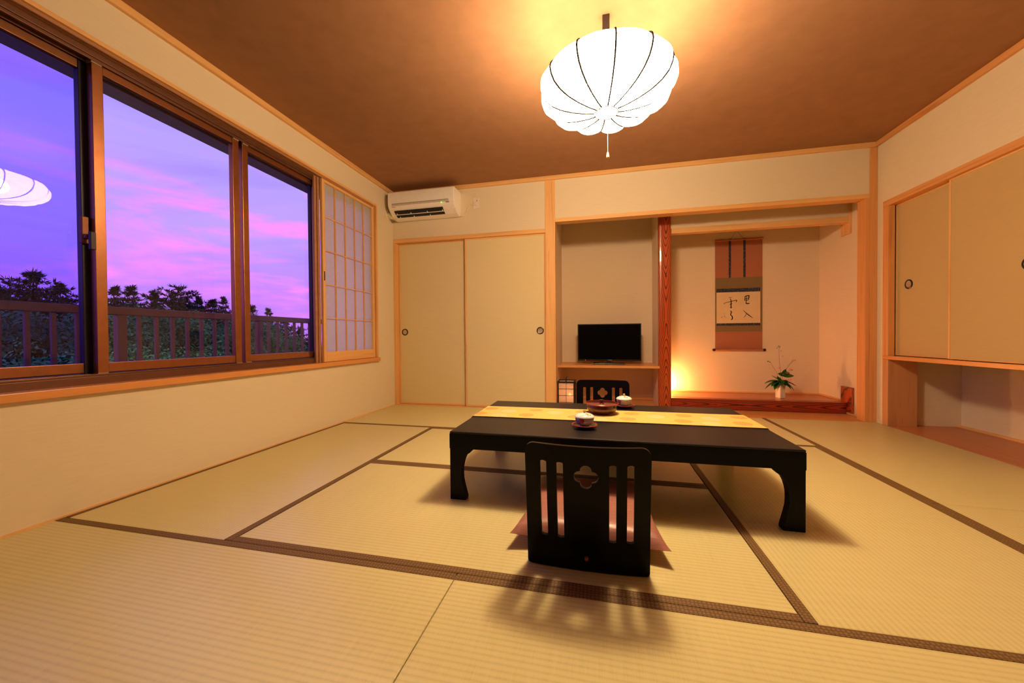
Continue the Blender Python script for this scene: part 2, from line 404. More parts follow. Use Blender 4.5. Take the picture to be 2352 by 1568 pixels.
# tokonoma: pillar, front sill, floor board, end board
pil = MB()
prof = []
for (x, y) in ((0, .06), (.0, .012), (.010, .003), (.024, 0), (.098, 0), (.110, .004), (.1165, .014), (.1165, .06)): prof.append((x, y))
pil.prism(prof, 'Z', 0, 2.1)
po = pil.build('pillar', KEYAKI_Z, loc=(2.738, .305, 0), smooth=False, bevel=.003)
struct(po, 'glossy red lacquered timber pillar between the two alcoves')
def recenter(o, dx, dy, dz):
    for v in o.data.vertices: v.co += Vector((dx, dy, dz))
    o.location -= Vector((dx, dy, dz))
recenter(po, -.058, 0, 0)
tk = bx(-.755, .7415, 0, .06, 0, .102).build('sill_plank', KEYAKI_X, loc=(3.61, .335, 0), bevel=.003); struct(tk, 'red lacquered front plank of the scroll alcove platform')
struct(bx(2.855, XR+.005, .395, .82, .05, .104).build('floor_platform', wood('platform_wood', (.52, .15, .04), (.40, .09, .025), 'X', .4, .28, .5)), 'polished reddish platform floor of the scroll alcove')
trim(23, bx(XR-.018, XR+.0045, .275, .425, 0, .245), KEYAKI_Z, 'short red end board standing at the platform corner')

# ------------------------------------------------------------------ window
win = struct(bpy.data.objects.new('window_1', None), 'wide bronze aluminium sliding window with four sashes'); COL.objects.link(win)
fr = MB()
fr.box(-.19, -.045, WY0, WY1, WZ0-.002, .565).box(-.19, -.045, WY0, WY1, 1.992, WZ1+.002)     # sill track, head track
fr.box(-.19, -.045, WY0, WY0+.03, .565, 1.992).box(-.19, -.045, WY1-.03, WY1, .565, 1.992)
for xx in (-.185, -.142, -.098, -.055): fr.box(xx-.004, xx+.004, WY0+.03, WY1-.03, .565, .574).box(xx-.004, xx+.004, WY0+.03, WY1-.03, 1.978, 1.992)
fr.build('window_frame', plain('bronze_frame', (.20, .09, .055), .4, .5, .6), win, bevel=.0015)
def sash(x0, x1, ya, yb, gl, mat, stile=.04, name='sash'):
    zb, zt = .570, 1.985
    m = MB().box(x0, x1, ya, ya+stile, zb, zt).box(x0, x1, yb-stile, yb, zb, zt)
    o = m.build(name, mat, win, bevel=.002)
    bx(x0+.003, x1-.003, ya+stile, yb-stile, zb+.008, zb+.052).build('bottom_rail', BRONZE, o, bevel=.002)
    bx(x0+.003, x1-.003, ya+stile, yb-stile, zt-.042, zt-.004).build('top_rail', BRONZE, o, bevel=.002)
    xm = (x0+x1)/2
    bx(xm-.0025, xm+.0025, ya+stile-.004, yb-stile+.004, zb+.048, zt-.038).build('pane', gl, o)
    return o
sA = sash(-.140, -.108, -3.03, -2.405, GLASS_T, BRONZE_SHADE)
sB = sash(-.094, -.062, -2.425, -1.722, GLASS, BRONZE)
sC = sash(-.094, -.062, -1.698, -1.03, GLASS, BRONZE)
sD = sash(-.140, -.108, -1.062, -.365, GLASS, BRONZE_SHADE)
# crescent lock and pull on the meeting stiles, rollers' end caps
lk = MB().box(-.106, -.088, -2.455, -2.43, 1.16, 1.28)
lk.box(-.092, -.070, -2.452, -2.434, 1.18, 1.20)
lk.build('lock', plain('lock_bronze', (.22, .08, .03), .45, .4, .5), sA, bevel=.003)
cl = MB().box(-.062, -.045, -2.45, -2.43, 1.13, 1.21).build('latch', plain('latch_dark', (.035, .018, .015), .5), sB, bevel=.003)
for yy, so in ((-2.41, sB), (-1.742, sB), (-1.678, sC), (-1.05, sC)):
    bx(-.09, -.057, yy-.018, yy+.018, .560, .578).build('end_cap', plain('endcap_tan', (.42, .30, .17), .5), so)
    bx(-.09, -.057, yy-.018, yy+.018, 1.972, 1.986).build('end_cap', bpy.data.materials['endcap_tan'], so)
# timber inner frame with the grooves of the paper screens
fi = MB()
fi.box(-.046, .014, WY0, WY1+.012, WZ1-.004, WZ1+.016)
fi.build('head_casing', PINE_Y, win, bevel=.002)
gr = MB()
for k in range(3): gr.box(-.045+.017*k, -.045+.017*k+.010, WY0, WY1-.03, WZ1-.018, WZ1-.004)
gr.build('head_rail', wood('groove_wood', (.42, .20, .10), (.34, .15, .07), 'Y'), win)
bx(-.046, .012, WY1-.002, WY1+.022, WZ0-.02, WZ1+.016).build('side_casing', PINE_Z, win, bevel=.002)
bx(-.046, .012, WY0-.022, WY0+.002, WZ0-.02, WZ1+.016).build('side_casing', PINE_Z, win, bevel=.002)
bx(-.046, .030, WY0-.022, WY1+.022, WZ0-.028, WZ0+.006).build('window_sill', SILL_Y, win, bevel=.003)

# paper screen at the far end of the window
S = thing('shoji_screen', 'pale timber paper screen with square lattice slid to the far end of the window', 'paper screen', (-.020, -.70, WZ0+.008))
sw, sh = .355, 1.49
fm = MB().box(-.012, .012, -sw, -sw+.030, 0, sh).build('stile', PINE_Z, S, bevel=.002)
MB().box(-.012, .012, sw-.030, sw, 0, sh).build('stile', PINE_Z, S, bevel=.002)
MB().box(-.012, .012, -sw+.030, sw-.030, 0, .082).build('bottom_rail', PINE_Y, S, bevel=.002)
MB().box(-.012, .012, -sw+.030, sw-.030, sh-.032, sh).build('top_rail', PINE_Y, S, bevel=.002)
ia, ib, za, zb = -sw+.030, sw-.030, .082, sh-.032
for k in range(1, 5):
    yy = ia+(ib-ia)*k/5; MB().box(-.006, .007, yy-.004, yy+.004, za, zb).build('lattice_bar', PINE_Z, S)
for k in range(1, 5):
    zz = za+(zb-za)*k/5; MB().box(-.005, .006, ia, ib, zz-.004, zz+.004).build('lattice_bar', PINE_Y, S)
for i in range(5):
    for j in range(5):
        ya_, yb_ = ia+(ib-ia)*i/5, ia+(ib-ia)*(i+1)/5; z_0, z_1 = za+(zb-za)*j/5, za+(zb-za)*(j+1)/5
        bx(-.0075, -.0065, ya_, yb_, z_0, z_1).build('paper_panel', SHOJI_P, S)
bx(.0105, .0128, -sw+.010, -sw+.021, .66, .735).build('finger_pull', DARKP, S)
for k in range(2): bx(-.046, -.030+.004*k, -1.118+.030*k, -1.094+.030*k, WZ0+.006, WZ1-.004).build('inner_mullion', bpy.data.materials['groove_wood'], win, bevel=.002)

# ------------------------------------------------------------------ sliding doors
def pull(parent, c, axis, r=.036, sgn=-1):
    """round finger pull, facing -axis"""
    ring = MB(); n = 32
    pr = [(r*.70, .0), (r*.72, .0045), (r*.86, .0062), (r, .004), (r, .0)]
    pr = [(a, sgn*b) for a, b in pr]
    o = MB().lathe(pr, n, c, axis, cap=False).build('pull_ring', RINGM, parent, smooth=True)
    MB().lathe([(.0, sgn*.0006), (r*.5, sgn*.0010), (r*.73, sgn*.003)], n, c, axis, cap=False).build('pull_dish', DISHM, o, smooth=True)
def door_back(n, xa, xb, y, label, hx):
    d = bpy.data.objects.new('door_%d' % n, None); COL.objects.link(d); struct(d, label)
    z0, z1 = .006, 1.742; e = .016
    bx(xa+e, xb-e, y+.002, y+.022, z0+e, z1-e).build('panel', FUSUMA, d)
    MB().box(xa, xa+e, y-.001, y+.024, z0, z1).box(xb-e, xb, y-.001, y+.024, z0, z1).build('edge_stile', PINE_Z, d, bevel=.0015)
    MB().box(xa+e, xb-e, y-.001, y+.024, z0, z0+e).box(xa+e, xb-e, y-.001, y+.024, z1-e, z1).build('edge_rail', PINE_X, d, bevel=.0015)
    pull(d, (hx, y+.002, .785), 'Y')
door_back(1, .028, .835, .052, 'olive beige sliding closet door beside the window wall', .098)
door_back(2, .805, 1.645, .018, 'olive beige sliding closet door beside the pale pillar', 1.589)
def door_right(n, ya, yb, x, label, hy):
    d = bpy.data.objects.new('door_%d' % n, None); COL.objects.link(d); struct(d, label)
    z0, z1 = .558, 1.732; e = .013
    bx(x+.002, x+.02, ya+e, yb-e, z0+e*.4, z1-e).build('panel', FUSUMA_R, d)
    MB().box(x-.001, x+.022, ya, ya+e, z0, z1).box(x-.001, x+.022, yb-e, yb, z0, z1).build('edge_stile', PINE_Z, d, bevel=.0015)
    MB().box(x-.001, x+.022, ya+e, yb-e, z1-e, z1).box(x-.001, x+.022, ya+e, yb-e, z0, z0+e*.4).build('edge_rail', PINE_Y, d, bevel=.0015)
    pull(d, (x+.002, hy, 1.098), 'X')
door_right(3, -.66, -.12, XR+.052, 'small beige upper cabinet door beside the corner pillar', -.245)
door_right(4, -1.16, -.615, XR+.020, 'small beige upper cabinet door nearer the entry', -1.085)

# ------------------------------------------------------------------ pendant lamp
def lamp():
    cx, cy, cz = 2.19, -1.75, 1.945
    t = thing('pendant_lamp', 'large white fabric pendant lamp with dark ribs hanging from the ceiling', 'lamp', (cx, cy, cz))
    nr = 12; ph = R(-90+6); Rr, hh = .312, .128
    PP = [(.055, -.125), (.10, -.122), (.16, -.112), (.215, -.096), (.258, -.074), (.288, -.046), (.304, -.014), (.310, .016), (.300, .042), (.27, .060), (.20, .072), (.11, .078)]
    def prof(s):           # s in 0..1 from bottom ring to top ring -> radius, z
        q = s*(len(PP)-1); i = min(int(q), len(PP)-2); f_ = q-i
        return PP[i][0]*(1-f_)+PP[i+1][0]*f_, PP[i][1]*(1-f_)+PP[i+1][1]*f_
    mb = MB(); nu, nv = nr*8, 22
    def f(u, v):
        r, z = prof(v); th = ph+u*2*math.pi
        k = (u*nr) % 1.0; b = math.sin(math.pi*k)**.7
        ch = math.cos(math.pi/nr)/math.cos((k-.5)*2*math.pi/nr)
        amt = max(0, math.sin(math.pi*min(1, v*1.18)))
        r2 = r*ch*(1+.135*b*amt)*.985
        return (r2*math.cos(th), r2*math.sin(th), z-.012*b*math.sin(math.pi*min(1, v*1.6)))
    mb.grid(f, nu, nv)
    m, nt = newmat('lamp_fabric')
    tr = N(nt, 'ShaderNodeBsdfTransparent'); e = N(nt, 'ShaderNodeEmission'); e.inputs[0].default_value = rgb(LAMP_COL); e.inputs[1].default_value = SHADE_L*1.8
    n = noise(nt, objco(nt, (90, 90, 90)), 1., 2); fac = ramp(nt, n, [(.3, (.50,)*3), (.7, (.60,)*3)])
    ms = N(nt, 'ShaderNodeMixShader'); L(nt, fac, ms.inputs[0]); L(nt, tr.outputs[0], ms.inputs[1]); L(nt, e.outputs[0], ms.inputs[2])
    o = N(nt, 'ShaderNodeOutputMaterial'); L(nt, ms.outputs[0], o.inputs[0])
    mb.build('shade', m, t, smooth=True)
    ribm = plain('lamp_rib', (.0025, .0012, .001), .6, .05)
    for k in range(nr):
        th = ph+k*2*math.pi/nr
        pts = []
        for j in range(25):
            r, z = prof(j/24); r += .003; pts.append((r*math.cos(th), r*math.sin(th), z))
        MB().tube(pts, .0040, 5).build('rib', ribm, t)
    ring = [(.056*math.cos(a*math.pi/12), .056*math.sin(a*math.pi/12), -.128) for a in range(25)]
    MB().tube(ring, .002, 5).build('ring', ribm, t)
    MB().sphere((0, 0, -.01), .115, 24, 14, 1, 1, .6).build('bulb', emit('bulb_light', LAMP_COL, BULB_L), t)
    MB().lathe([(.001, .072), (.13, .070), (.135, .078), (.001, .080)], 32).build('uplight_blocker', plain('lamp_uplight_blocker', (.8, .78, .72), .4), t)  # unseen disc added over the bulb to block direct light on the ceiling
    MB().box(-.017, .017, -.017, .017, .080, H-cz).build('stem', plain('lamp_stem', (.035, .025, .025), .45), t, bevel=.002)
    cord = MB().tube([(.006, -.0, -.06), (.006, 0, -.32)], .0013, 5).build('pull_cord', plain('cord_pale', (.75, .62, .45), .6), t)
    MB().lathe([(.001, 0), (.0045, -.004), (.0065, -.018), (.007, -.026), (.001, -.027)], 12, (.006, 0, -.317)).build('pull_knob', plain('pull_knob_ivory', (.8, .66, .35), .4), t, smooth=True)
lamp()

# ------------------------------------------------------------------ low table
def table():
    tx0, tx1, ty0, ty1, th = 1.493, 2.886, -2.088, -1.272, .305
    t = thing('low_table', 'large low black lacquered table with curved legs in the middle of the mats', 'table', ((tx0+tx1)/2, (ty0+ty1)/2, 0))
    hx, hy = (tx1-tx0)/2, (ty1-ty0)/2
    m, nt = newmat('table_top_lacquer')
    n = noise(nt, objco(nt, (700, 700, 700)), 1., 2)
    principled(nt, (.009, .007, .009), .40, .36, n, .35, .0004)
    bx(-hx, hx, -hy, hy, th-.010, th).build('tabletop', m, t, bevel=.005, seg=3)
    e = .012
    bx(-hx+.0005, hx-.0005, -hy+.0005, -hy+.03, .23, th-.0095).build('apron', BLACK, t)
    bx(-hx+.0005, hx-.0005, hy-.03, hy-.0005, .23, th-.0095).build('apron', BLACK, t)
    bx(-hx+.0005, -hx+.03, -hy+.03, hy-.03, .23, th-.0095).build('apron', BLACK, t)
    bx(hx-.03, hx-.0005, -hy+.03, hy-.03, .23, th-.0095).build('apron', BLACK, t)
    c = [(0, 0), (.074, 0), (.074, .012), (.068, .035), (.061, .063), (.056, .085), (.054, .11), (.055, .14), (.059, .160), (.064, .178), (.071, .193), (.080, .2045), (.088, .209), (.095, .2135), (.100, .220), (.107, .2265), (.117, .230), (.128, .2315), (.128, .262), (0, .262)]
    for sx in (-1, 1):
        for sy in (-1, 1):
            mb = MB()
            po = [(sx*(-hx+.001+a)*-1 if False else (-hx+.001+a), z) for a, z in c]
            if sx > 0: po = [(-x, z) for x, z in po][::-1]
            ya, yb = (-hy+.0015, -hy+.04) if sy < 0 else (hy-.04, hy-.0015)
            mb.prism(po, 'Y', ya, yb)
            po = [(-hy+.001+a, z) for a, z in c]
            if sy > 0: po = [(-y, z) for y, z in po][::-1]
            xa, xb = (-hx+.0015, -hx+.04) if sx < 0 else (hx-.04, hx-.0015)
            mb.prism(po, 'X', xa, xb)
            mb.build('leg', BLACK, t, bevel=.003)
table()
TZ = .305

# table runner
def runner():
    m, nt = newmat('gold_brocade')
    tc = N(nt, 'ShaderNodeTexCoord'); sp = N(nt, 'ShaderNodeSeparateXYZ'); L(nt, tc.outputs['Object'], sp.inputs[0])
    x, y = sp.outputs[0], sp.outputs[1]
    base = ramp(nt, noise(nt, objco(nt, (30, 400, 1)), 1., 3), [(.3, (.66, .44, .10)), (.7, (.80, .58, .17))])
    # pale flowing lines
    wv = mth(nt, 'ADD', mth(nt, 'MULTIPLY', y, 90.), mth(nt, 'MULTIPLY', mth(nt, 'SINE', mth(nt, 'MULTIPLY', x, 26.)), 1.6))
    wv = mth(nt, 'ADD', wv, mth(nt, 'MULTIPLY', noise(nt, objco(nt, (6, 6, 1)), 1., 2), 6.))
    ln = ramp(nt, mth(nt, 'ABSOLUTE', mth(nt, 'SINE', wv)), [(.0, (1, 1, 1)), (.22, (0, 0, 0))])
    c = mix(nt, mth(nt, 'MULTIPLY', ln, .35), base, (.93, .74, .32))
    def medal(c, px, offx, offy, r, col, petals, amt, pattern):
        xx = mth(nt, 'SUBTRACT', mth(nt, 'MODULO', mth(nt, 'ADD', x, offx+10*px), px), px/2)
        yy = mth(nt, 'SUBTRACT', y, offy)
        d = mth(nt, 'SQRT', mth(nt, 'ADD', mth(nt, 'MULTIPLY', xx, xx), mth(nt, 'MULTIPLY', yy, yy)))
        an = mth(nt, 'ARCTAN2', yy, xx)
        rr = mth(nt, 'ADD', mth(nt, 'MULTIPLY', mth(nt, 'ABSOLUTE', mth(nt, 'SINE', mth(nt, 'MULTIPLY', an, petals))), r*.08), r*.92)
        ins = mth(nt, 'LESS_THAN', d, rr)
        if pattern:
            ray = mth(nt, 'GREATER_THAN', mth(nt, 'ABSOLUTE', mth(nt, 'SINE', mth(nt, 'MULTIPLY', an, petals))), .28)
            hub = mth(nt, 'LESS_THAN', d, r*.16)
            ins = mth(nt, 'MULTIPLY', ins, mth(nt, 'ADD', mth(nt, 'MULTIPLY', mth(nt, 'MAXIMUM', ray, hub), .65), .35))
        return mix(nt, mth(nt, 'MULTIPLY', ins, amt), c, col)
    c = medal(c, .26, .00, .072, .040, (.46, .30, .07), 9, .8, True)
    c = medal(c, .26, .03, -.068, .042, (.46, .30, .07), 9, .8, True)
    c = medal(c, .26, .145, .02, .045, (.85, .60, .33), 7, .75, False)
    c = medal(c, .52, .30, -.10, .043, (.85, .60, .33), 7, .7, False)
    principled(nt, c, .5, .4, noise(nt, objco(nt, (500, 900, 1)), 1., 1), .25, .0005)
    hx = .6985; pts = [(-hx-.003, -.055), (-hx-.003, -.004), (-hx+.004, .0022), (0, .0022), (hx-.004, .0022), (hx+.003, -.004), (hx+.003, -.055)]
    # finer along the top so that it can carry small creases
    prof = [pts[0], pts[1], pts[2]]+[(-.69+.046*i, .0022) for i in range(1, 30)]+[pts[4], pts[5], pts[6]]
    mb = MB(); n = len(prof)
    for y_ in (-.143, .143):
        for (px, pz) in prof: mb.v.append((px, y_+.0015*math.sin(px*9), pz))
    for (px, pz) in prof: pass
    for i in range(n-1): mb.f.append([i, i+1, n+i+1, n+i])
    o = mb.build('table_runner', m, loc=(2.1895, -1.627, TZ))
    s = o.modifiers.new('thick', 'SOLIDIFY'); s.thickness = .0014; s.offset = 1
    tag(o, 'gold brocade runner with flower medallions laid along the black table', 'table runner')
runner()

# tea cups, saucers, bowl
def cup_mat():
    m, nt = newmat('painted_porcelain')
    tc = N(nt, 'ShaderNodeTexCoord'); sp = N(nt, 'ShaderNodeSeparateXYZ'); L(nt, tc.outputs['Object'], sp.inputs[0])
    v = objco(nt, (1, 1, 1))
    def blob(c, p, r, col, amt=1.):
        d = N(nt, 'ShaderNodeVectorMath', operation='DISTANCE'); L(nt, v, d.inputs[0]); d.inputs[1].default_value = p
        dd = mth(nt, 'ADD', d.outputs['Value'], mth(nt, 'MULTIPLY', noise(nt, v, 160., 2), .010))
        return mix(nt, mth(nt, 'MULTIPLY', mth(nt, 'LESS_THAN', dd, r+.005), amt), c, col)
    c = mix(nt, 0., (.82, .80, .78), (.82, .80, .78))
    c = blob(c, (-.030, -.030, .020), .016, (.12, .20, .62), .75)
    c = blob(c, (-.040, -.018, .032), .012, (.20, .30, .70), .7)
    c = blob(c, (-.010, -.042, .030), .0115, (.62, .05, .03), .95)
    c = blob(c, (-.018, -.038, .037), .006, (.75, .12, .04), .9)
    c = blob(c, (-.022, -.036, .014), .008, (.08, .14, .50), .8)
    c = blob(c, (.012, -.018, .060), .007, (.85, .25, .06), .9)
    c = blob(c, (.016, -.026, .057), .004, (.10, .25, .55), .8)
    c = blob(c, (.026, -.020, .056), .004, (.15, .30, .35), .8)
    principled(nt, c, .15, .5, coat=.4)
    return m
CUP = cup_mat(); KNOBG = plain('gilt_knob', (.62, .40, .14), .3, .5, .4)
SAUC = plain('saucer_black_lacquer', (.022, .012, .012), .25, .5, coat=.5); SRED = plain('saucer_red_rim', (.52, .02, .025), .25, .5, coat=.5)
def cupset(x, y, lab_s, lab_c, rz, open_):
    s = thing('saucer', lab_s, 'saucer', (x, y, TZ), 0, 'black lacquered saucers with red rims')
    MB().lathe([(.001, .0), (.026, .0), (.028, .003), (.045, .008), (.056, .0135), (.0575, .015), (.055, .0165), (.044, .0115), (.028, .0075), (.001, .0075)], 40).build('dish', SAUC, s, smooth=True)
    MB().lathe([(.0545, .0135), (.0578, .0150), (.0582, .0170), (.0562, .0175), (.0545, .0160), (.0545, .0135)], 40, cap=False).build('rim', SRED, s, smooth=True)
    c = thing('teacup', lab_c, 'teacup', (x, y, TZ+.0076), rz, 'lidded porcelain teacups')
    MB().lathe([(.001, .0), (.021, .0), (.0215, .004), (.024, .006), (.034, .0125), (.0405, .024), (.0425, .036), (.0432, .043), (.0412, .043), (.040, .030), (.032, .014), (.001, .010)], 40).build('bowl', CUP, c, smooth=True)
    l = MB().lathe([(.0425, .0432), (.0452, .0437), (.0450, .0458), (.040, .0520), (.030, .0575), (.018, .0610), (.008, .0625), (.001, .0628)], 40, cap=False).build('lid', CUP, c, smooth=True)
    MB().lathe([(.0045, .062), (.0042, .066), (.0068, .0685), (.0070, .0715), (.005, .0740), (.001, .0745)], 20).build('lid_knob', KNOBG, l, smooth=True)
cupset(2.083, -1.905, 'black lacquered saucer with red rim on the near side of the runner', 'lidded white teacup painted with red and blue flowers near the front chair', 0., 0)
cupset(2.293, -1.368, 'black lacquered saucer with red rim at the far side of the runner', 'lidded white teacup with a plain white lid near the far chair', R(-28), 0)
def sweets():
    t = thing('lacquer_bowl', 'dark red lacquered bowl with flat lid on the gold runner', 'bowl', (2.163, -1.575, TZ+.0038))
    red = plain('bowl_red_lacquer', (.085, .010, .008), .14, .5, coat=.6)
    MB().lathe([(.001, .0), (.048, .0), (.052, .003), (.068, .012), (.0775, .024), (.0800, .034), (.0765, .044), (.0755, .050), (.074, .050), (.074, .040), (.001, .012)], 48).build('body', red, t, smooth=True)
    l = MB().lathe([(.074, .0500), (.0865, .0512), (.0880, .0540), (.0860, .0570), (.070, .0590), (.030, .0605), (.001, .061)], 48, cap=False).build('lid', plain('lid_red_lacquer', (.10, .006, .006), .16, .5, coat=.5), t, smooth=True)
    MB().lathe([(.0860, .0515), (.0888, .0530), (.0890, .0555), (.0866, .0578), (.0855, .0560), (.0855, .052)], 48, cap=False).build('lid_rim', plain('lid_rim_red', (.30, .035, .02), .25, .5), l, smooth=True)
    MB().lathe([(.008, .0605), (.0070, .0635), (.0125, .0665), (.0140, .0705), (.0115, .0740), (.001, .0752)], 24).build('lid_knob', plain('knob_dark', (.03, .008, .008), .12, .5, coat=.5), l, smooth=True)
    gold = plain('bowl_gold_leaf', (.42, .20, .06), .3, .5, .3)
    for a in (R(-150), R(-30)):
        for k, (da, dz) in enumerate(((-.16, 0), (0, .004), (.16, -.002))):
            aa = a+da; p0 = Vector((.0795*math.cos(aa), .0795*math.sin(aa), .036+dz)); p1 = Vector((.066*math.cos(aa*1.0+.25), .066*math.sin(aa+.25), .011))
            pm = (p0+p1)/2*1.0; pm.x *= 1.055; pm.y *= 1.055
            MB().tube([p0, pm, p1], [.0008, .0028, .0008], 6).build('painted_leaf', gold, t, smooth=True)
sweets()

# ------------------------------------------------------------------ floor chairs
def chair_mesh():
    """legless chair: curved back plate with slots and a four-lobed hole, bent into the seat"""
    W, Ht = .186, .404; T = .013
    def sag(u): return -.030*(1-(u/W)**2)
    def bend(u, v):       # v: arc length up from the floor bend
        z = v; y = -.045*max(0, (v-.02)/.37)**1.2
        return Vector((u, y+sag(u)*(.35+.65*min(1, v/.2)), z))
    def top(u):
        r = .030; a = W-abs(u)
        return Ht if a >= r else Ht-r+math.sqrt(max(0, r*r-(r-a)**2))
    slots = [(-.128, .0102), (-.077, .0102), (.077, .0102), (.128, .0102)]; st, sb = .352, .105
    def quat(u):          # half height of four-lobed hole at u
        a, r = .0185, .0175; h = 0
        if abs(u) < r: h = max(h, a+math.sqrt(r*r-u*u))
        for s in (-1, 1):
            q = u-s*a
            if abs(q) < r: h = max(h, math.sqrt(r*r-q*q))
        if abs(u) < .024: h = max(h, .024-abs(u)*.35)
        return h
    qz = .312
    us = [-W]; segs = []
    def rng(a, b, n, cosw=False):
        return [a+(b-a)*((1-math.cos(math.pi*i/n))/2 if cosw else i/n) for i in range(n+1)]
    segs.append((rng(-W, -.1382, 8, True), None))
    edges = [('s', -.1382, -.1178), ('p', -.1178, -.0872), ('s', -.0872, -.0668), ('p', -.0668, -.0362), ('q', -.0362, .0362), ('p', .0362, .0668), ('s', .0668, .0872), ('p', .0872, .1178), ('s', .1178, .1382)]
    mb = MB()
    def strip(uu, lo, hi, nv):
        b = len(mb.v); n = len(uu)
        nrm = Vector((0, 1, 0))
        for side in (0, 1):
            for u in uu:
                l, h = lo(u), hi(u)
                for j in range(nv+1):
                    v = l+(h-l)*j/nv; p = bend(u, v)
                    mb.v.append((p.x, p.y+(T/2 if side == 0 else -T/2), p.z))
        m = nv+1; o = n*m
        for i in range(n-1):
            for j in range(nv):
                a = b+i*m+j
                mb.f.append([a, a+1, a+m+1, a+m]); mb.f.append([a+o, a+o+m, a+o+m+1, a+o+1])
        for i in range(n-1):
            a = b+i*m; mb.f.append([a, a+m, a+m+o, a+o]); a = b+i*m+nv; mb.f.append([a, a+o, a+m+o, a+m])
        for j in range(nv):
            a = b+j; mb.f.append([a, a+o, a+o+1, a+1]); a = b+(n-1)*m+j; mb.f.append([a, a+1, a+o+1, a+o])
    z0 = lambda u: .002+(.010-math.sqrt(max(0, .010**2-max(0, abs(u)-W+.010)**2)))
    strip(segs[0][0], z0, top, 16)
    for k, a, b_ in edges:
        if k == 'p': strip(rng(a, b_, 3), z0, top, 16)
        elif k == 's':
            c, r = (a+b_)/2, (b_-a)/2
            f = lambda u, c=c, r=r: .45*math.sqrt(max(0, r*r-(u-c)**2))
            strip(rng(a, b_, 8, True), z0, lambda u: sb+.0045-f(u), 6); strip(rng(a, b_, 8, True), lambda u: st-.0045+f(u), top, 5)
        else:
            uu = rng(a, b_, 32)
            strip(uu, z0, lambda u: qz-quat(u), 10); strip(uu, lambda u: qz+quat(u), top, 6)
    strip(rng(.1382, W, 8, True), z0, top, 16)
    return mb
CM = chair_mesh()
SEATF = plain('seat_lacquer', (.008, .007, .009), .35)
def zaisu(loc, rz, label):
    t = thing('floor_chair', label, 'floor chair', loc, rz, 'legless black lacquered chairs at the low table')
    o = CM.build('backrest', BLACKS, t, smooth=True)
    # seat: plate curving down from the back and running forward
    sm = MB(); W = .186; n = 14
    prof = [(.004, .040), (.006, .026), (.014, .016), (.03, .011), (.06, .009), (.16, .008), (.30, .008), (.36, .010), (.385, .016)]
    nu = 10
    for side in (0, 1):
        for i in range(nu+1):
            u = -W+2*W*i/nu
            for k, (py, pz) in enumerate(prof):
                fr_ = max(0, 1-k/4); sg = -.0145*(1-(u/W)**2)*fr_
                nx, nz = (0, 1)
                off = .006 if side == 0 else -.006
                sm.v.append((u, py+sg+(off if k < 3 else 0), max(.0005, pz+(off if k >= 2 else 0))))
    m = len(prof); o2 = (nu+1)*m
    for i in range(nu):
        for k in range(m-1):
            a = i*m+k; sm.f.append([a, a+m, a+m+1, a+1]); sm.f.append([a+o2, a+o2+1, a+o2+m+1, a+o2+m])
    for k in range(m-1):
        sm.f.append([k, k+1, k+1+o2, k+o2]); a = nu*m+k; sm.f.append([a, a+o2, a+o2+1, a+1])
    for i in range(nu):
        a = i*m; sm.f.append([a, a+o2, a+o2+m, a+m]); a = i*m+m-1; sm.f.append([a, a+m, a+m+o2, a+o2])
    sm.build('seat', SEATF, t, smooth=True)
    MB().lathe([(.001, -.0055), (.005, -.005), (.0062, -.002), (.0062, .004)], 14, (0, -.034, .050), 'Y', cap=False).build('screw', plain('copper_screw', (.45, .09, .03), .3, .5, .6), t, smooth=True)
zaisu((2.108, -2.470, .001), 0, 'black lacquered legless chair with slotted back on the near side of the table')
zaisu((2.176, -.915, .001), math.pi, 'black lacquered legless chair with slotted back at the far side of the table')
# cushion on the near chair
def cushion():
    m, nt = newmat('mauve_satin')
    n = noise(nt, objco(nt, (4, 300, 60)), 1., 3)
    n2 = noise(nt, objco(nt, (7, 7, 7)), 1., 3)
    c = ramp(nt, n, [(.3, (.33, .135, .10)), (.7, (.43, .19, .14))])
    principled(nt, c, .38, .5, n2, .25, .01)
    hw = .262
    def f(u, v, s):
        a, b = 2*u-1, 2*v-1
        pin = 1-.10*(1-a*a)*abs(b)**3; pinb = 1-.10*(1-b*b)*abs(a)**3
        x = hw*a*pinb; y = hw*b*pin
        t = (max(0, 1-a**6)*max(0, 1-b**6))**.5
        # pinched seams running into the corners
        cr = .004*math.sin(9*(a+b))*abs(a*b)
        z = .028+(.055*t+cr*t if s > 0 else -.024*t)+.012*(abs(a*b)**3)
        return (x, y, z)
    mb = MB(); n = 28
    mb.grid(lambda u, v: f(u, v, 1), n, n); b = len(mb.v)
    mb.grid(lambda u, v: f(1-u, v, -1), n, n)
    o = mb.build('floor_cushion', m, loc=(2.106, -2.145, .010), smooth=True)
    tag(o, 'mauve brown satin cushion on the near legless chair', 'cushion')
cushion()

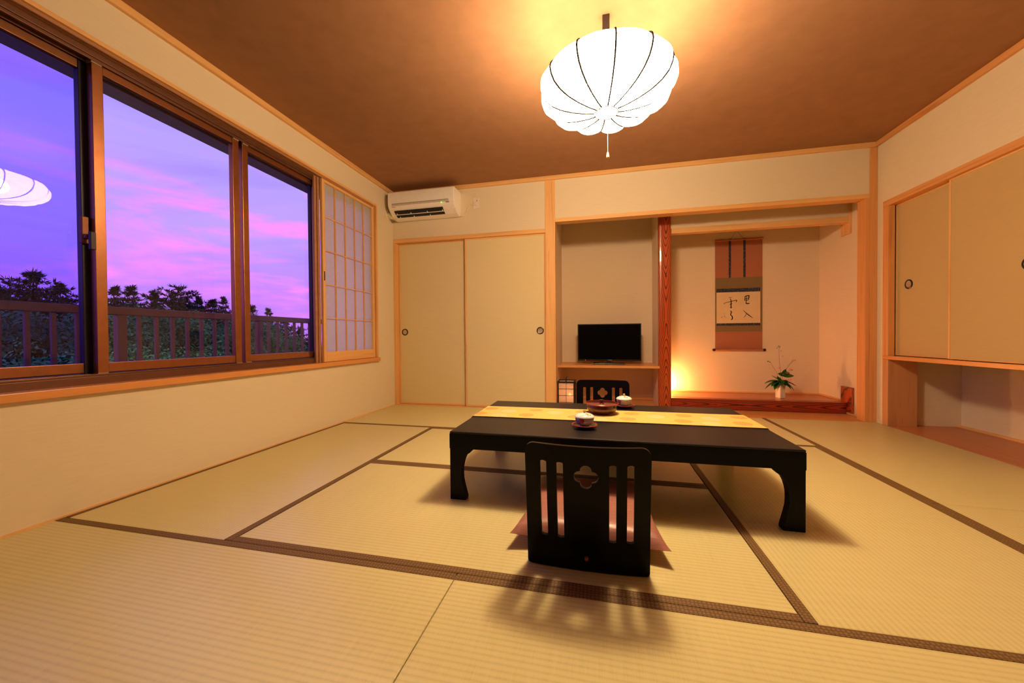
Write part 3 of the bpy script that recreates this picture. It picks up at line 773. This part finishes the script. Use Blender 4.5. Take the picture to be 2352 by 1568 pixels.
# ------------------------------------------------------------------ television alcove
sh_ = bx(1.73, 2.752, .310, .82, .396, .420).build('wall_shelf', wood('shelf_wood', (.72, .34, .12), (.60, .25, .08), 'X', .5, .4), bevel=.002)
tag(sh_, 'orange timber shelf built into the alcove under the television', 'shelf')
def tv():
    t = thing('television', 'flat black television standing on the alcove shelf', 'television', (2.262, .53, .421))
    scr, nt = newmat('screen_black'); principled(nt, (.002, .002, .003), .2, .12)
    bx(-.334, .334, .0, .035, .036, .437).build('casing', plain('tv_bezel', (.006, .006, .007), .35), t, bevel=.004)
    bx(-.322, .322, -.0012, .003, .052, .427).build('screen', scr, t)
    bx(-.018, .018, .008, .03, .008, .06).build('neck', DARKP, t, bevel=.003)
    bx(-.163, .163, -.07, .09, .0, .010).build('stand', plain('tv_stand', (.012, .011, .012), .2), t, bevel=.004)
    bx(-.010, .030, -.0022, .0, .0405, .0445).build('logo', plain('tv_logo', (.45, .45, .48), .3), t)
    MB().sphere((-.252, -.001, .042), .003, 8, 6).build('power_light', emit('tv_led', (1, .08, .12), 2.5), t)
    MB().tube([(-.30, .05, .038), (-.285, .02, .012), (-.22, .03, .006), (-.12, .06, .02), (-.05, .04, .03)], .003, 6).build('cable', plain('tv_cable', (.10, .08, .07), .5), t)
tv()
# paper lantern
def lantern():
    t = thing('paper_lantern', 'small lit paper lantern with black grid frame beside the pale pillar', 'lantern', (1.843, .06, 0.0))
    k = plain('lantern_black', (.014, .008, .010), .4); a, h = .078, .292
    for sx in (-1, 1):
        for sy in (-1, 1):
            bx(sx*a-.007, sx*a+.007, sy*a-.007, sy*a+.007, 0, h).build('corner_post', k, t, bevel=.001)
    for z in (.022, h-.010):
        MB().box(-a, a, -a-.005, -a+.005, z-.008, z+.008).box(-a, a, a-.005, a+.005, z-.008, z+.008).box(-a-.005, -a+.005, -a, a, z-.008, z+.008).box(a-.005, a+.005, -a, a, z-.008, z+.008).build('rail', k, t)
    zs = [.022+(h-.032)*i/4 for i in range(5)]
    for sy in (-1, 1):
        for z in zs[1:4]: bx(-a, a, sy*a-.002, sy*a+.002, z-.0016, z+.0016).build('grid_bar', k, t)
        bx(-.0016, .0016, sy*a-.002, sy*a+.002, .02, h-.01).build('grid_bar', k, t)
    for sx in (-1, 1):
        for z in zs[1:4]: bx(sx*a-.002, sx*a+.002, -a, a, z-.0016, z+.0016).build('grid_bar', k, t)
        bx(sx*a-.002, sx*a+.002, -.0016, .0016, .02, h-.01).build('grid_bar', k, t)
    lp = paper('lantern_paper', (.82, .66, .55), .55)
    q = a-.003
    for (b) in (bx(-q, q, -q-.0005, -q+.0005, .02, h-.012), bx(-q, q, q-.0005, q+.0005, .02, h-.012), bx(-q-.0005, -q+.0005, -q, q, .02, h-.012), bx(q-.0005, q+.0005, -q, q, .02, h-.012), bx(-q, q, -q, q, h-.014, h-.013)):
        b.build('paper_panel', lp, t)
    MB().tube([(0, -a-.004, h-.01), (0, -a-.004, h+.022), (0, -a*.3, h+.030), (0, a*.6, h+.03)], .006, 6).build('handle', k, t)
    MB().sphere((.034, -.060, .165), .010, 12, 8).build('bulb', emit('lantern_bulb', (1, .55, .25), 420), t)
lantern()

# ------------------------------------------------------------------ tokonoma contents
# accent lamp hidden behind the red pillar
t = thing('accent_lamp', 'small floor lamp glowing behind the red pillar in the scroll alcove', 'lamp', (2.884, .715, .1045))
MB().lathe([(.001, 0), (.034, 0), (.034, .006), (.008, .012), (.006, .03), (.006, .034)], 20).build('base', plain('accent_base', (.03, .02, .02), .4), t, smooth=True)
MB().lathe([(.001, .034), (.020, .036), (.024, .10), (.020, .165), (.001, .167)], 20, cap=False).build('bulb', emit('accent_bulb', (1, .40, .12), 270), t, smooth=True)
# vase and flowers
VX, VY, VZ = 3.893, .515, .1045
va = thing('flower_vase', 'white square porcelain vase holding green leaves and pink flowers in the scroll alcove', 'vase', (VX, VY, VZ), R(24))
mb = MB(); a, h = .029, .155
for r, z in ((a, 0), (a*1.02, h)): pass
mb.quadbox([(-a, -a, 0), (a, -a, 0), (a, a, 0), (-a, a, 0), (-a*1.04, -a*1.04, h), (a*1.04, -a*1.04, h), (a*1.04, a*1.04, h), (-a*1.04, a*1.04, h)])
mb.build('body', plain('white_vase', (.78, .74, .66), .25, .5), va, bevel=.004)
bx(-a*.85, a*.85, -a*.85, a*.85, h-.001, h+.001).build('mouth', plain('vase_mouth', (.02, .02, .015), .7), va)
leafm = plain('leaf_green', (.016, .10, .012), .32, .5, var=.3, vs=60); stemm = plain('stem_green', (.10, .16, .03), .5)
budm = plain('bud_green', (.17, .30, .03), .5); pinkm = plain('pink_petal', (.85, .13, .22), .5, var=.15, vs=200)
def leaf(base, tip, width, up_, curl=.25, lobes=True):
    base, tip = Vector(base), Vector(tip); d = tip-base; ln = d.length; d.normalize()
    sd = d.cross(Vector(up_)).normalized(); nn = sd.cross(d).normalized()
    mb = MB(); n = 10
    for j in range(n+1):
        s = j/n; wd = width*(math.sin(math.pi*min(1, s**.75))**.8)*(1+.0*s)
        if j in (0, n): wd = .0008
        mid = base+d*ln*s+nn*(-curl*ln*s*s)
        for k in (-1, -.5, 0, .5, 1):
            mb.v.append(tuple(mid+sd*wd*k+nn*(abs(k)*wd*.35)))
    for j in range(n):
        for k in range(4):
            a_ = j*5+k; mb.f.append([a_, a_+1, a_+6, a_+5])
    o = mb.build('leaf', leafm, va, smooth=True)
    so = o.modifiers.new('thick', 'SOLIDIFY'); so.thickness = .0012
bz = h+.004
# leaf directions in picture terms (x right, z up), depth y varied
LV = [(-.150, -.030, bz+.012), (-.142, .01, bz-.048), (-.080, -.05, bz-.060), (-.065, .03, bz+.058), (-.035, -.02, bz+.055), (-.105, -.06, bz-.02),
      (.135, -.02, bz-.012), (.112, -.05, bz-.052), (.075, -.07, bz-.046), (.085, .04, bz+.015), (.03, -.06, bz-.02), (-.02, -.08, bz-.015), (.10, .06, bz-.03)]
for i, p in enumerate(LV):
    q = Vector(p); v2 = Matrix.Rotation(-R(24), 3, 'Z') @ q
    leaf((v2.x*.08, v2.y*.08, bz+.008), v2, .029 if i not in (3, 4) else .018, (0, 0, 1), .22 if p[2] < bz+.03 else .0)
for p, q in [((.015, 0, bz+.055), (.045, -.01, bz+.125)), ((.02, 0, bz+.06), (-.020, 0, bz+.080)), ((.02, 0, bz+.055), (.120, .0, bz+.062)), ((.02, 0, bz+.055), (.09, .02, bz+.09))]:
    p = Matrix.Rotation(-R(24), 3, 'Z') @ Vector(p); q = Matrix.Rotation(-R(24), 3, 'Z') @ Vector(q); leaf(p, q, .023, (0, -.8, .6), .05)
def rotv(p): return tuple(Matrix.Rotation(-R(24), 3, 'Z') @ Vector(p))
stems = [([(.0, 0, h*.6), (.004, 0, bz+.09), (-.008, 0, bz+.20), (-.011, 0, bz+.340)], .0011), ([(0, 0, h*.6), (-.03, 0, bz+.09), (-.085, 0, bz+.185), (-.10, 0, bz+.195)], .0011),
         ([(0, 0, h*.6), (.02, 0, bz+.055), (.055, 0, bz+.13), (.09, 0, bz+.185), (.115, 0, bz+.205)], .0013), ([(.02, 0, bz+.055), (.06, 0, bz+.10), (.095, 0, bz+.115)], .0013), ([(0, 0, h*.8), (.02, -.02, bz+.03), (.06, -.055, bz-.01)], .0012)]
for pts, r in stems: MB().tube([rotv(p) for p in pts], r, 5).build('stem', stemm, va)
random.seed(3)
for c, n, sp_ in (((-.012, 0, bz+.345), 6, .012), ((-.108, 0, bz+.198), 6, .010), ((-.088, 0, bz+.19), 2, .006), ((.005, 0, bz+.30), 1, .004), ((.018, 0, bz+.25), 1, .003), ((-.028, 0, bz+.33), 1, .003), ((-.095, 0, bz+.165), 1, .003)):
    for i in range(n):
        p = (c[0]+random.uniform(-sp_, sp_), c[1]+random.uniform(-sp_, sp_), c[2]+random.uniform(-sp_*.6, sp_*.6))
        MB().sphere(rotv(p), random.uniform(.003, .0045), 7, 5).build('bud', budm, va, smooth=True)
for c, n, sp_, wt_ in (((.118, 0, bz+.210), 7, .016, 0), ((.095, 0, bz+.118), 8, .016, 0), ((.055, -.005, bz+.085), 5, .013, 0), ((.015, 0, bz+.075), 3, .010, 0), ((.052, -.055, bz+.012), 14, .024, 1), ((-.005, 0, bz+.135), 2, .009, 0)):
    for i in range(n):
        p = Vector((c[0]+random.uniform(-sp_, sp_), c[1]+random.uniform(-sp_, sp_)*.6, c[2]+random.uniform(-sp_*.7, sp_*.7)))
        MB().sphere(rotv(p), random.uniform(.0035, .0055), 6, 4, 1.5, .7, .7).build('petal', pinkm if not (wt_ and i % 2) else bpy.data.materials.get('pale_petal') or plain('pale_petal', (.85, .42, .42), .5), va, smooth=True)

# hanging scroll
def scroll():
    SY = .818
    t = thing('hanging_scroll', 'hanging scroll with brush calligraphy on the scroll alcove wall', 'scroll', (3.615, SY, 0))
    def silk(name, c0, c1, sx=300, sz=300):
        m, nt = newmat(name); n = noise(nt, objco(nt, (sx, 1, sz)), 1., 3, .6)
        principled(nt, ramp(nt, n, [(.35, c1), (.65, c0)]), .7, .3, n, .2, .0005); return m
    pink = silk('scroll_pink_silk', (.46, .17, .09), (.40, .14, .075), 60, 900)
    olive = silk('scroll_olive_silk', (.30, .19, .075), (.17, .12, .06), 130, 260)
    navy = silk('scroll_navy_brocade', (.010, .014, .045), (.13, .12, .10), 150, 110)
    m, nt = newmat('scroll_navy_brocade2'); v = objco(nt, (1, 0, 1)); n = noise(nt, objco(nt, (90, 0, 160)), 1., 2, .5, 1.)
    principled(nt, ramp(nt, n, [(.0, (.010, .014, .045)), (.56, (.012, .016, .05)), (.66, (.20, .19, .16))]), .7); navy = m
    pap = plain('scroll_paper', (.80, .60, .36), .8, .2, var=.05, vs=6)
    # sheet parts: x relative to centre 3.615
    xl, xr = -.222, .235
    bx(xl, xr, -.004, -.001, 1.345, 1.740).build('top_silk', pink, t)
    bx(xl, xr, -.004, -.001, .57, .762).build('bottom_silk', pink, t)
    bx(xl, xr, -.004, -.001, .762, 1.345).build('middle_silk', olive, t)
    bx(-.209, .215, -.0052, -.004, .853, 1.188).build('paper', pap, t)
    bx(-.209, .215, -.0054, -.004, 1.188, 1.228).build('navy_band', navy, t)
    bx(-.209, .215, -.0054, -.004, .828, .853).build('navy_band', navy, t)
    for xx in (-.078, .064): bx(xx-.011, xx+.011, -.0058, -.004, 1.345, 1.762).build('hanging_strip', navy, t)
    MB().lathe([(.009, xl-.004), (.009, xr+.004)], 14, (0, -.010, 1.748), 'X').build('top_rod', pink, t, smooth=True)
    MB().lathe([(.011, xl-.004), (.011, xr+.004)], 14, (0, -.012, .566), 'X').build('bottom_rod', pink, t, smooth=True)
    ek = plain('rod_end_dark', (.035, .008, .010), .25)
    for sx in ((xl-.028, xl-.003), (xr+.003, xr+.028)):
        MB().lathe([(.012, sx[0]), (.014, (sx[0]+sx[1])/2), (.013, sx[1])], 16, (0, -.012, .566), 'X').build('rod_end', ek, t, smooth=True)
    MB().tube([(-.07, -.008, 1.755), (-.01, -.004, 1.85), (.05, -.008, 1.755)], .0016, 5).build('hanging_cord', plain('scroll_cord', (.22, .13, .07), .7), t)
    # ink strokes (x, z in metres on the paper): traced centre lines with brush widths
    ink, nt = newmat('ink'); principled(nt, (.008, .007, .008), .7, .2)
    seal = plain('seal_red', (.55, .06, .03), .7)
    S = .46/(592/5.406)            # metres per picture pixel on this wall
    def st(pts, wd, mat=ink, nm='ink_stroke'):
        # pts in crop pixels (5.406 per photo pixel), paper left edge 135 -> x -.209, top 770 -> z 1.188
        k = .424/545.
        P = [Vector((-.209+(px-135)*k, 0, 1.188-(py-770-(px-135)*-.022)*.335/385.)) for px, py in pts]
        # smooth
        Q = []; Wd = []
        for i in range(len(P)-1):
            for s in range(4):
                tt = s/4; p0 = P[max(i-1, 0)]; p1 = P[i]; p2 = P[i+1]; p3 = P[min(i+2, len(P)-1)]
                Q.append(.5*((2*p1)+(-p0+p2)*tt+(2*p0-5*p1+4*p2-p3)*tt*tt+(-p0+3*p1-3*p2+p3)*tt**3)); Wd.append(wd[i]*(1-tt)+wd[i+1]*tt)
        Q.append(P[-1]); Wd.append(wd[-1])
        mb = MB(); n = len(Q)
        for yy in (-.0052, -.0060):
            for i in range(n):
                d = (Q[min(i+1, n-1)]-Q[max(i-1, 0)]); d = d.normalized() if d.length > 0 else Vector((1, 0, 0)); nn = Vector((-d.z, 0, d.x))*Wd[i]*k
                mb.v += [(Q[i].x+nn.x, yy, Q[i].z+nn.z), (Q[i].x-nn.x, yy, Q[i].z-nn.z)]
        for i in range(n-1):
            a_ = 2*n+2*i; mb.f.append([a_, a_+1, a_+3, a_+2]); mb.f.append([2*i, 2*i+2, 2*i+3, 2*i+1])
            mb.f.append([2*i, 2*i+1, 2*i+2*n+1, 2*i+2*n]) if i == 0 else None
            mb.f.append([2*i, 2*i+2*n, 2*i+2*n+2, 2*i+2]); mb.f.append([2*i+1, 2*i+3, 2*i+2*n+3, 2*i+2*n+1])
        mb.build(nm, mat, t)
    # left column, upper character
    st([(290, 833), (310, 832), (328, 830)], [2, 3, 2])
    st([(306, 846), (318, 868), (320, 900), (318, 930), (320, 965)], [3, 5, 6, 6, 4])
    st([(234, 912), (230, 905), (262, 893), (320, 880), (366, 868), (388, 866), (386, 880), (376, 890)], [3, 3, 3, 4, 4, 5, 4, 2])
    st([(302, 916), (318, 912), (334, 908)], [4, 4, 2])
    st([(308, 950), (318, 962), (330, 950)], [3, 4, 3])
    # left column, lower character
    st([(307, 996), (322, 1008), (318, 1030), (312, 1046), (328, 1060), (336, 1080), (330, 1102), (316, 1108)], [3, 6, 6, 5, 6, 7, 6, 3])
    # right column, upper character
    st([(484, 828), (500, 818), (520, 812), (540, 808), (540, 830), (534, 862)], [4, 6, 6, 6, 6, 4])
    st([(496, 830), (492, 850), (488, 868)], [4, 5, 4])
    st([(510, 822), (513, 846), (508, 872), (504, 900)], [3, 4, 4, 5])
    st([(486, 850), (512, 845), (534, 840)], [3, 4, 3])
    st([(486, 872), (510, 868), (532, 864)], [3, 4, 3])
    st([(500, 900), (520, 908), (548, 903)], [5, 7, 5])
    # right column, lower character
    st([(470, 990), (500, 1018), (540, 1050), (588, 1084)], [2, 4, 6, 2])
    st([(512, 1028), (500, 1050), (478, 1080)], [2, 3, 2])
    # signature and seal
    st([(228, 1030), (236, 1036)], [2, 2]); st([(232, 1056), (240, 1070), (246, 1080)], [2, 2, 1])
    st([(196, 1074), (206, 1078)], [5, 5], seal, 'red_seal')
scroll()

# ------------------------------------------------------------------ air conditioner, outlet
def aircon():
    t = thing('air_conditioner', 'white wall air conditioner below the ceiling beside the window wall', 'air conditioner', (.062, 0, 0))
    Wd = .716
    pr = [(-.001, 1.962), (-.055, 1.958), (-.10, 1.972), (-.150, 2.003), (-.186, 2.036), (-.202, 2.065), (-.208, 2.10), (-.206, 2.16), (-.200, 2.198), (-.192, 2.206), (-.05, 2.212), (-.001, 2.212)]
    body = MB().prism([(y, z) for y, z in pr][::-1], 'X', 0, Wd).build('housing', WHITEP, t, bevel=.006)
    # outlet slot laid on the sloping underside between two profile points
    p, q = Vector((0, -.186, 2.036)), Vector((0, -.058, 1.962)); d = (q-p).normalized(); nn = Vector((0, d.z, -d.y))
    def slab(x0, x1, s0, s1, lift0, lift1, mat, name, par):
        a = p+d*s0; b = p+d*s1
        pts = []
        for lf in (lift0, lift1):
            for (pp, xx) in ((a, x0), (a, x1), (b, x1), (b, x0)): pts.append((xx, pp.y+nn.y*lf, pp.z+nn.z*lf))
        return MB().quadbox(pts).build(name, mat, par)
    out = slab(.055, .585, .018, .104, -.004, .0135, DARKP, 'air_outlet', t)
    slab(.055, .585, .060, .0655, .012, .018, WHITEP, 'louver', out)
    slab(.055, .585, .104, .108, .008, .015, WHITEP, 'louver', out)
    for xx in (.075, .23, .41, .575):
        slab(xx-.003, xx+.003, .044, .062, .012, .018, WHITEP, 'louver_tab', out); slab(xx+.012, xx+.018, .09, .105, .012, .018, WHITEP, 'louver_tab', out)
    bx(.05, .66, -.2105, -.205, 2.076, 2.0835).build('panel_groove', GREYP, t)
    bx(.05, .66, -.2100, -.205, 2.062, 2.076).build('panel_lip', plain('ac_lip', (.62, .57, .52), .35), t)
    MB().sphere((.585, -.2045, 2.056), .0052, 10, 6).build('power_light', emit('ac_led', (.25, 1., .05), 3.), t)
    bx(.635, .665, -.2065, -.198, 2.052, 2.064).build('sensor', GREYP, t)
    bx(.045, .085, -.2035, -.198, 2.048, 2.0515).build('logo', plain('ac_logo', (.62, .28, .22), .4), t)
    slab(.30, .56, .128, .134, .002, .0045, GREYP, 'marking', t)
    slab(.578, .602, .122, .134, .002, .0045, plain('ac_sticker', (.12, .11, .12), .4), 'marking', t)
    MB().tube([(.712, -.03, 1.968), (.745, -.012, 1.972), (.775, -.008, 1.99), (.785, -.008, 2.03), (.800, -.010, 2.063), (.830, -.014, 2.077), (.862, -.016, 2.078)], .0066, 8).build('power_cord', plain('ac_cord', (.80, .68, .5), .4), t, smooth=True)
    # duct elbow and wall cap
    MB().tube([(.03, -.07, 1.982), (-.01, -.085, 2.0), (-.060, -.10, 2.012)], .034, 16).build('duct_elbow', CREAMP, t, smooth=True)
    MB().lathe([(.001, .012), (.045, .010), (.056, .004), (.056, .0)], 28, (-.062, -.105, 2.015), 'X', cap=False).build('wall_cap', CREAMP, t, smooth=True)
aircon()
o = thing('wall_outlet', 'white wall socket with plug beside the air conditioner', 'socket', (.942, 0, 2.089))
bx(-.034, .034, -.006, 0, -.056, .056).build('plate', plain('socket_plate', (.86, .76, .66), .4), o, bevel=.002)
bx(-.020, .004, -.020, -.006, -.020, .008).build('plug', plain('socket_plug', (.86, .74, .60), .4), o, bevel=.003)
bx(.006, .014, -.0075, -.006, .018, .030).build('slot', GREYP, o)

# ------------------------------------------------------------------ balcony, trees
struct(bx(-1.32, -.2, -6.0, 4.0, -.35, -.12).build('balcony_floor', plain('balcony_concrete', (.16, .14, .13), .8)), 'concrete balcony floor outside the window')
struct(bx(-1.30, -.2, -6.0, 4.0, 2.49, 2.65).build('balcony_soffit', HEADER), 'underside of the balcony above the window')
rail = thing('balcony_railing', 'brown metal balcony railing outside the window', 'railing', (-1.22, 0, -.12))
RM = plain('railing_brown', (.17, .075, .06), .45, .5, .3)
bx(-.03, .03, -6.0, 4.0, 1.025, 1.080).build('handrail', RM, rail, bevel=.004)
bx(-.018, .018, -6.0, 4.0, .12, .15).build('bottom_rail', RM, rail)
yy = -5.9; k = 0
posts = [-1.655-.0+1.135*i for i in range(-4, 5)]
y_ = -1.655
for i, py in enumerate(posts):
    bx(-.026, .026, py-.026, py+.026, 0, 1.025).build('post', RM, rail, bevel=.002)
    for j in range(1, 10):
        q = py+.1135*j; bx(-.010, .010, q-.011, q+.011, .15, 1.025).build('baluster', RM, rail)
struct(bx(-90, -1.4, -80, 90, -5.2, -5.0).build('ground', plain('dark_ground', (.02, .03, .02), .9)), 'dark ground below the trees')

def leafmat(name, c0, c1):
    m, nt = newmat(name); n = noise(nt, objco(nt, (1.3, 1.3, 1.3)), 1., 3)
    principled(nt, ramp(nt, n, [(.35, c0), (.65, c1)]), .7, .2); return m
CONI = leafmat('conifer_needles', (.004, .024, .016), (.009, .042, .026)); BROAD = leafmat('broad_leaves', (.014, .12, .035), (.05, .30, .075)); BUSHM = leafmat('bush_leaves', (.07, .36, .07), (.16, .55, .11))
BARK = plain('bark', (.05, .035, .025), .9)
def conifer_mesh(seed, dome=False):
    """upper crown, unit height 5: apex at z = 0, growing wider downwards"""
    rnd = random.Random(seed); mb = MB()
    def blade(p, d, l, w_):
        s = d.cross(Vector((rnd.uniform(-1, 1), rnd.uniform(-1, 1), rnd.uniform(-1, 1)))).normalized()*w_
        b = len(mb.v); q = p+d*l; m_ = p+d*l*.45
        mb.v += [tuple(p), tuple(m_+s), tuple(q), tuple(m_-s)]; mb.f.append([b, b+1, b+2, b+3])
    lv = 15
    for i in range(lv):
        f = i/(lv-1); z = -5*f**1.05-.12
        rr = (.08+2.5*f**.95) if not dome else (.35+2.0*math.sqrt(max(0, 1-(1-min(1, f*1.9))**2)))
        nb = 5 if f < .15 else 10
        for b in range(nb):
            a = 2*math.pi*(b+rnd.uniform(-.3, .3))/nb+i*1.1; ln = rr*rnd.uniform(.5, 1.2); tilt = rnd.uniform(-.05, .40)
            d = Vector((math.cos(a), math.sin(a), tilt)).normalized(); st = Vector((0, 0, z+rnd.uniform(-.1, .1)))
            ns = max(3, int(ln/.17))
            for s in range(ns):
                p = st+d*ln*(s+.6)/ns+Vector((rnd.uniform(-.05, .05), rnd.uniform(-.05, .05), rnd.uniform(-.05, .05)))
                for _ in range(14):
                    dd = Vector((rnd.gauss(0, 1), rnd.gauss(0, 1), rnd.gauss(.3, .6)))+d*.9; dd.normalize()
                    blade(p, dd, rnd.uniform(.18, .36), rnd.uniform(.016, .034))
    for s in range(12): blade(Vector((0, 0, -.35)), Vector((rnd.gauss(0, .25), rnd.gauss(0, .25), 1)).normalized(), rnd.uniform(.25, .38), .035)
    return mb.mesh('needles')
def broad_mesh(seed, r=1.6, n=14000):
    rnd = random.Random(seed); mb = MB(); cl = []
    for _ in range(60):
        v = Vector((rnd.gauss(0, 1), rnd.gauss(0, 1), rnd.gauss(0, 1))).normalized()*r*rnd.uniform(.4, .95); cl.append((v, r*rnd.uniform(.18, .34)))
    for i in range(n):
        c, cr_ = cl[i % len(cl)]
        d = Vector((rnd.gauss(0, 1), rnd.gauss(0, 1), rnd.gauss(0, 1))).normalized(); p = c+d*cr_*rnd.uniform(.6, 1.05)
        nn = (d+Vector((rnd.gauss(0, .5), rnd.gauss(0, .5), rnd.gauss(.4, .5)))).normalized(); s = nn.orthogonal().normalized(); s = (Matrix.Rotation(rnd.uniform(0, 6.28), 3, nn) @ s); t_ = nn.cross(s)
        l = rnd.uniform(.04, .08); b = len(mb.v)
        mb.v += [tuple(p-s*l), tuple(p+t_*l*.5), tuple(p+s*l), tuple(p-t_*l*.5)]; mb.f.append([b, b+1, b+2, b+3])
    return mb.mesh('leaves')
CMESH = [conifer_mesh(1), conifer_mesh(2), conifer_mesh(5, True)]
for me in CMESH: me.materials.append(CONI)
BMESH = [broad_mesh(11), broad_mesh(12)]
for me in BMESH: me.materials.append(BROAD)
BUSH = broad_mesh(13, 1.6, 6000); BUSH.materials.append(BUSHM)
tmb = MB().tube([(0, 0, 0), (.03, 0, .5), (0, .02, .97)], [.022, .015, .003], 7).mesh('trunk'); tmb.materials.append(BARK)
camp = Vector((2.1442, -3.6505, .7281))
def bear(px, py, X):        # where a sight line through a photograph point meets the plane x = X
    d = fw+rt*((px-1176)/857.1)-up*((py-784)/857.1); return camp+d*((X-camp.x)/d.x)
# (photo x, photo y of the tip, distance, crown kind, half-width factor, label)
con = [(72, 630, -21, 2, .80, 'tall broad pine rising highest above the railing in the tinted window pane'),
       (138, 654, -28, 1, .85, 'slim pine beside the tall broad one near the dark mullion'),
       (6, 668, -29, 0, 1.0, 'pine cut off by the picture edge beyond the tinted pane'),
       (264, 660, -24, 1, .75, 'slim pointed pine nearest the orange lit mullion'),
       (301, 661, -31, 0, 1.0, 'pointed pine second from the orange lit mullion'),
       (354, 672, -25, 1, .8, 'short pointed pine in the middle of the central pane'),
       (410, 662, -33, 2, .95, 'broad pine with the highest crown in the central pane'),
       (456, 684, -26, 0, .8, 'low pine just right of the broad one in the central pane'),
       (488, 690, -35, 1, 1.0, 'small pine just before the central stiles'),
       (514, 684, -27, 1, .75, 'narrow pine touching the central stiles'),
       (578, 704, -36, 0, 1.0, 'pine in the far pane nearest the central stiles'),
       (616, 711, -29, 0, .8, 'second pine from the central stiles in the far pane'),
       (655, 742, -38, 2, .9, 'low round pine in the far pane before the frame'),
       (690, 756, -31, 1, .9, 'low slim pine beside the far window frame')]
for i, (px, py, X, k, wf, lab) in enumerate(con):
    top = bear(px, py, X); hg = top.z+5.0; sc_ = (camp.x-X)/27.
    t = thing('pine_tree', lab, 'tree', (top.x, top.y, -5.0), i*1.3, 'pines beyond the balcony')
    o = bpy.data.objects.new('crown', CMESH[k]); COL.objects.link(o); o.parent = t; o.location = (0, 0, hg); o.scale = (wf*sc_, wf*sc_, sc_)
    o = bpy.data.objects.new('trunk', tmb); COL.objects.link(o); o.parent = t; o.scale = (hg*.8, hg*.8, hg)
brd = [(15, 735, -12, 1.6), (85, 728, -16, 2.0), (160, 735, -12, 1.6), (225, 726, -16, 2.0), (285, 722, -12.5, 1.6), (345, 722, -17, 2.1), (400, 728, -13, 1.7), (452, 730, -18, 2.2), (500, 736, -13.5, 1.7), (560, 742, -18.5, 2.2), (610, 748, -15, 1.8), (660, 778, -19.5, 2.0),
       (70, 800, -8.4, 1.0), (255, 796, -8.4, 1.0), (335, 806, -9, 1.0), (420, 806, -9.3, 1.0), (495, 808, -9.6, 1.0)]
nth = ['first', 'second', 'third', 'fourth', 'fifth', 'sixth', 'seventh', 'eighth', 'ninth', 'tenth', 'eleventh', 'twelfth']
for i, (px, py, X, r) in enumerate(brd):
    top = bear(px, py, X); cz_ = top.z-r*.95; bush = i >= 12
    lab = ('low bright green bush, %s from the near end, at the foot of the railing bars' % nth[i-12]) if bush else ('%s leafy green tree from the near end, behind the railing bars' % nth[i])
    t = thing('leafy_bush' if bush else 'leafy_tree', lab, 'bush' if bush else 'tree', (top.x, top.y, -5.0), i*.9, 'bushes behind the railing' if bush else 'leafy trees behind the railing')
    o = bpy.data.objects.new('crown', BUSH if bush else BMESH[i % 2]); COL.objects.link(o); o.parent = t; o.location = (0, 0, cz_+5.0); o.scale = (r/1.6,)*2+(r/1.6*1.1,)
    o = bpy.data.objects.new('trunk', tmb); COL.objects.link(o); o.parent = t; o.scale = (4, 4, cz_+5.0)
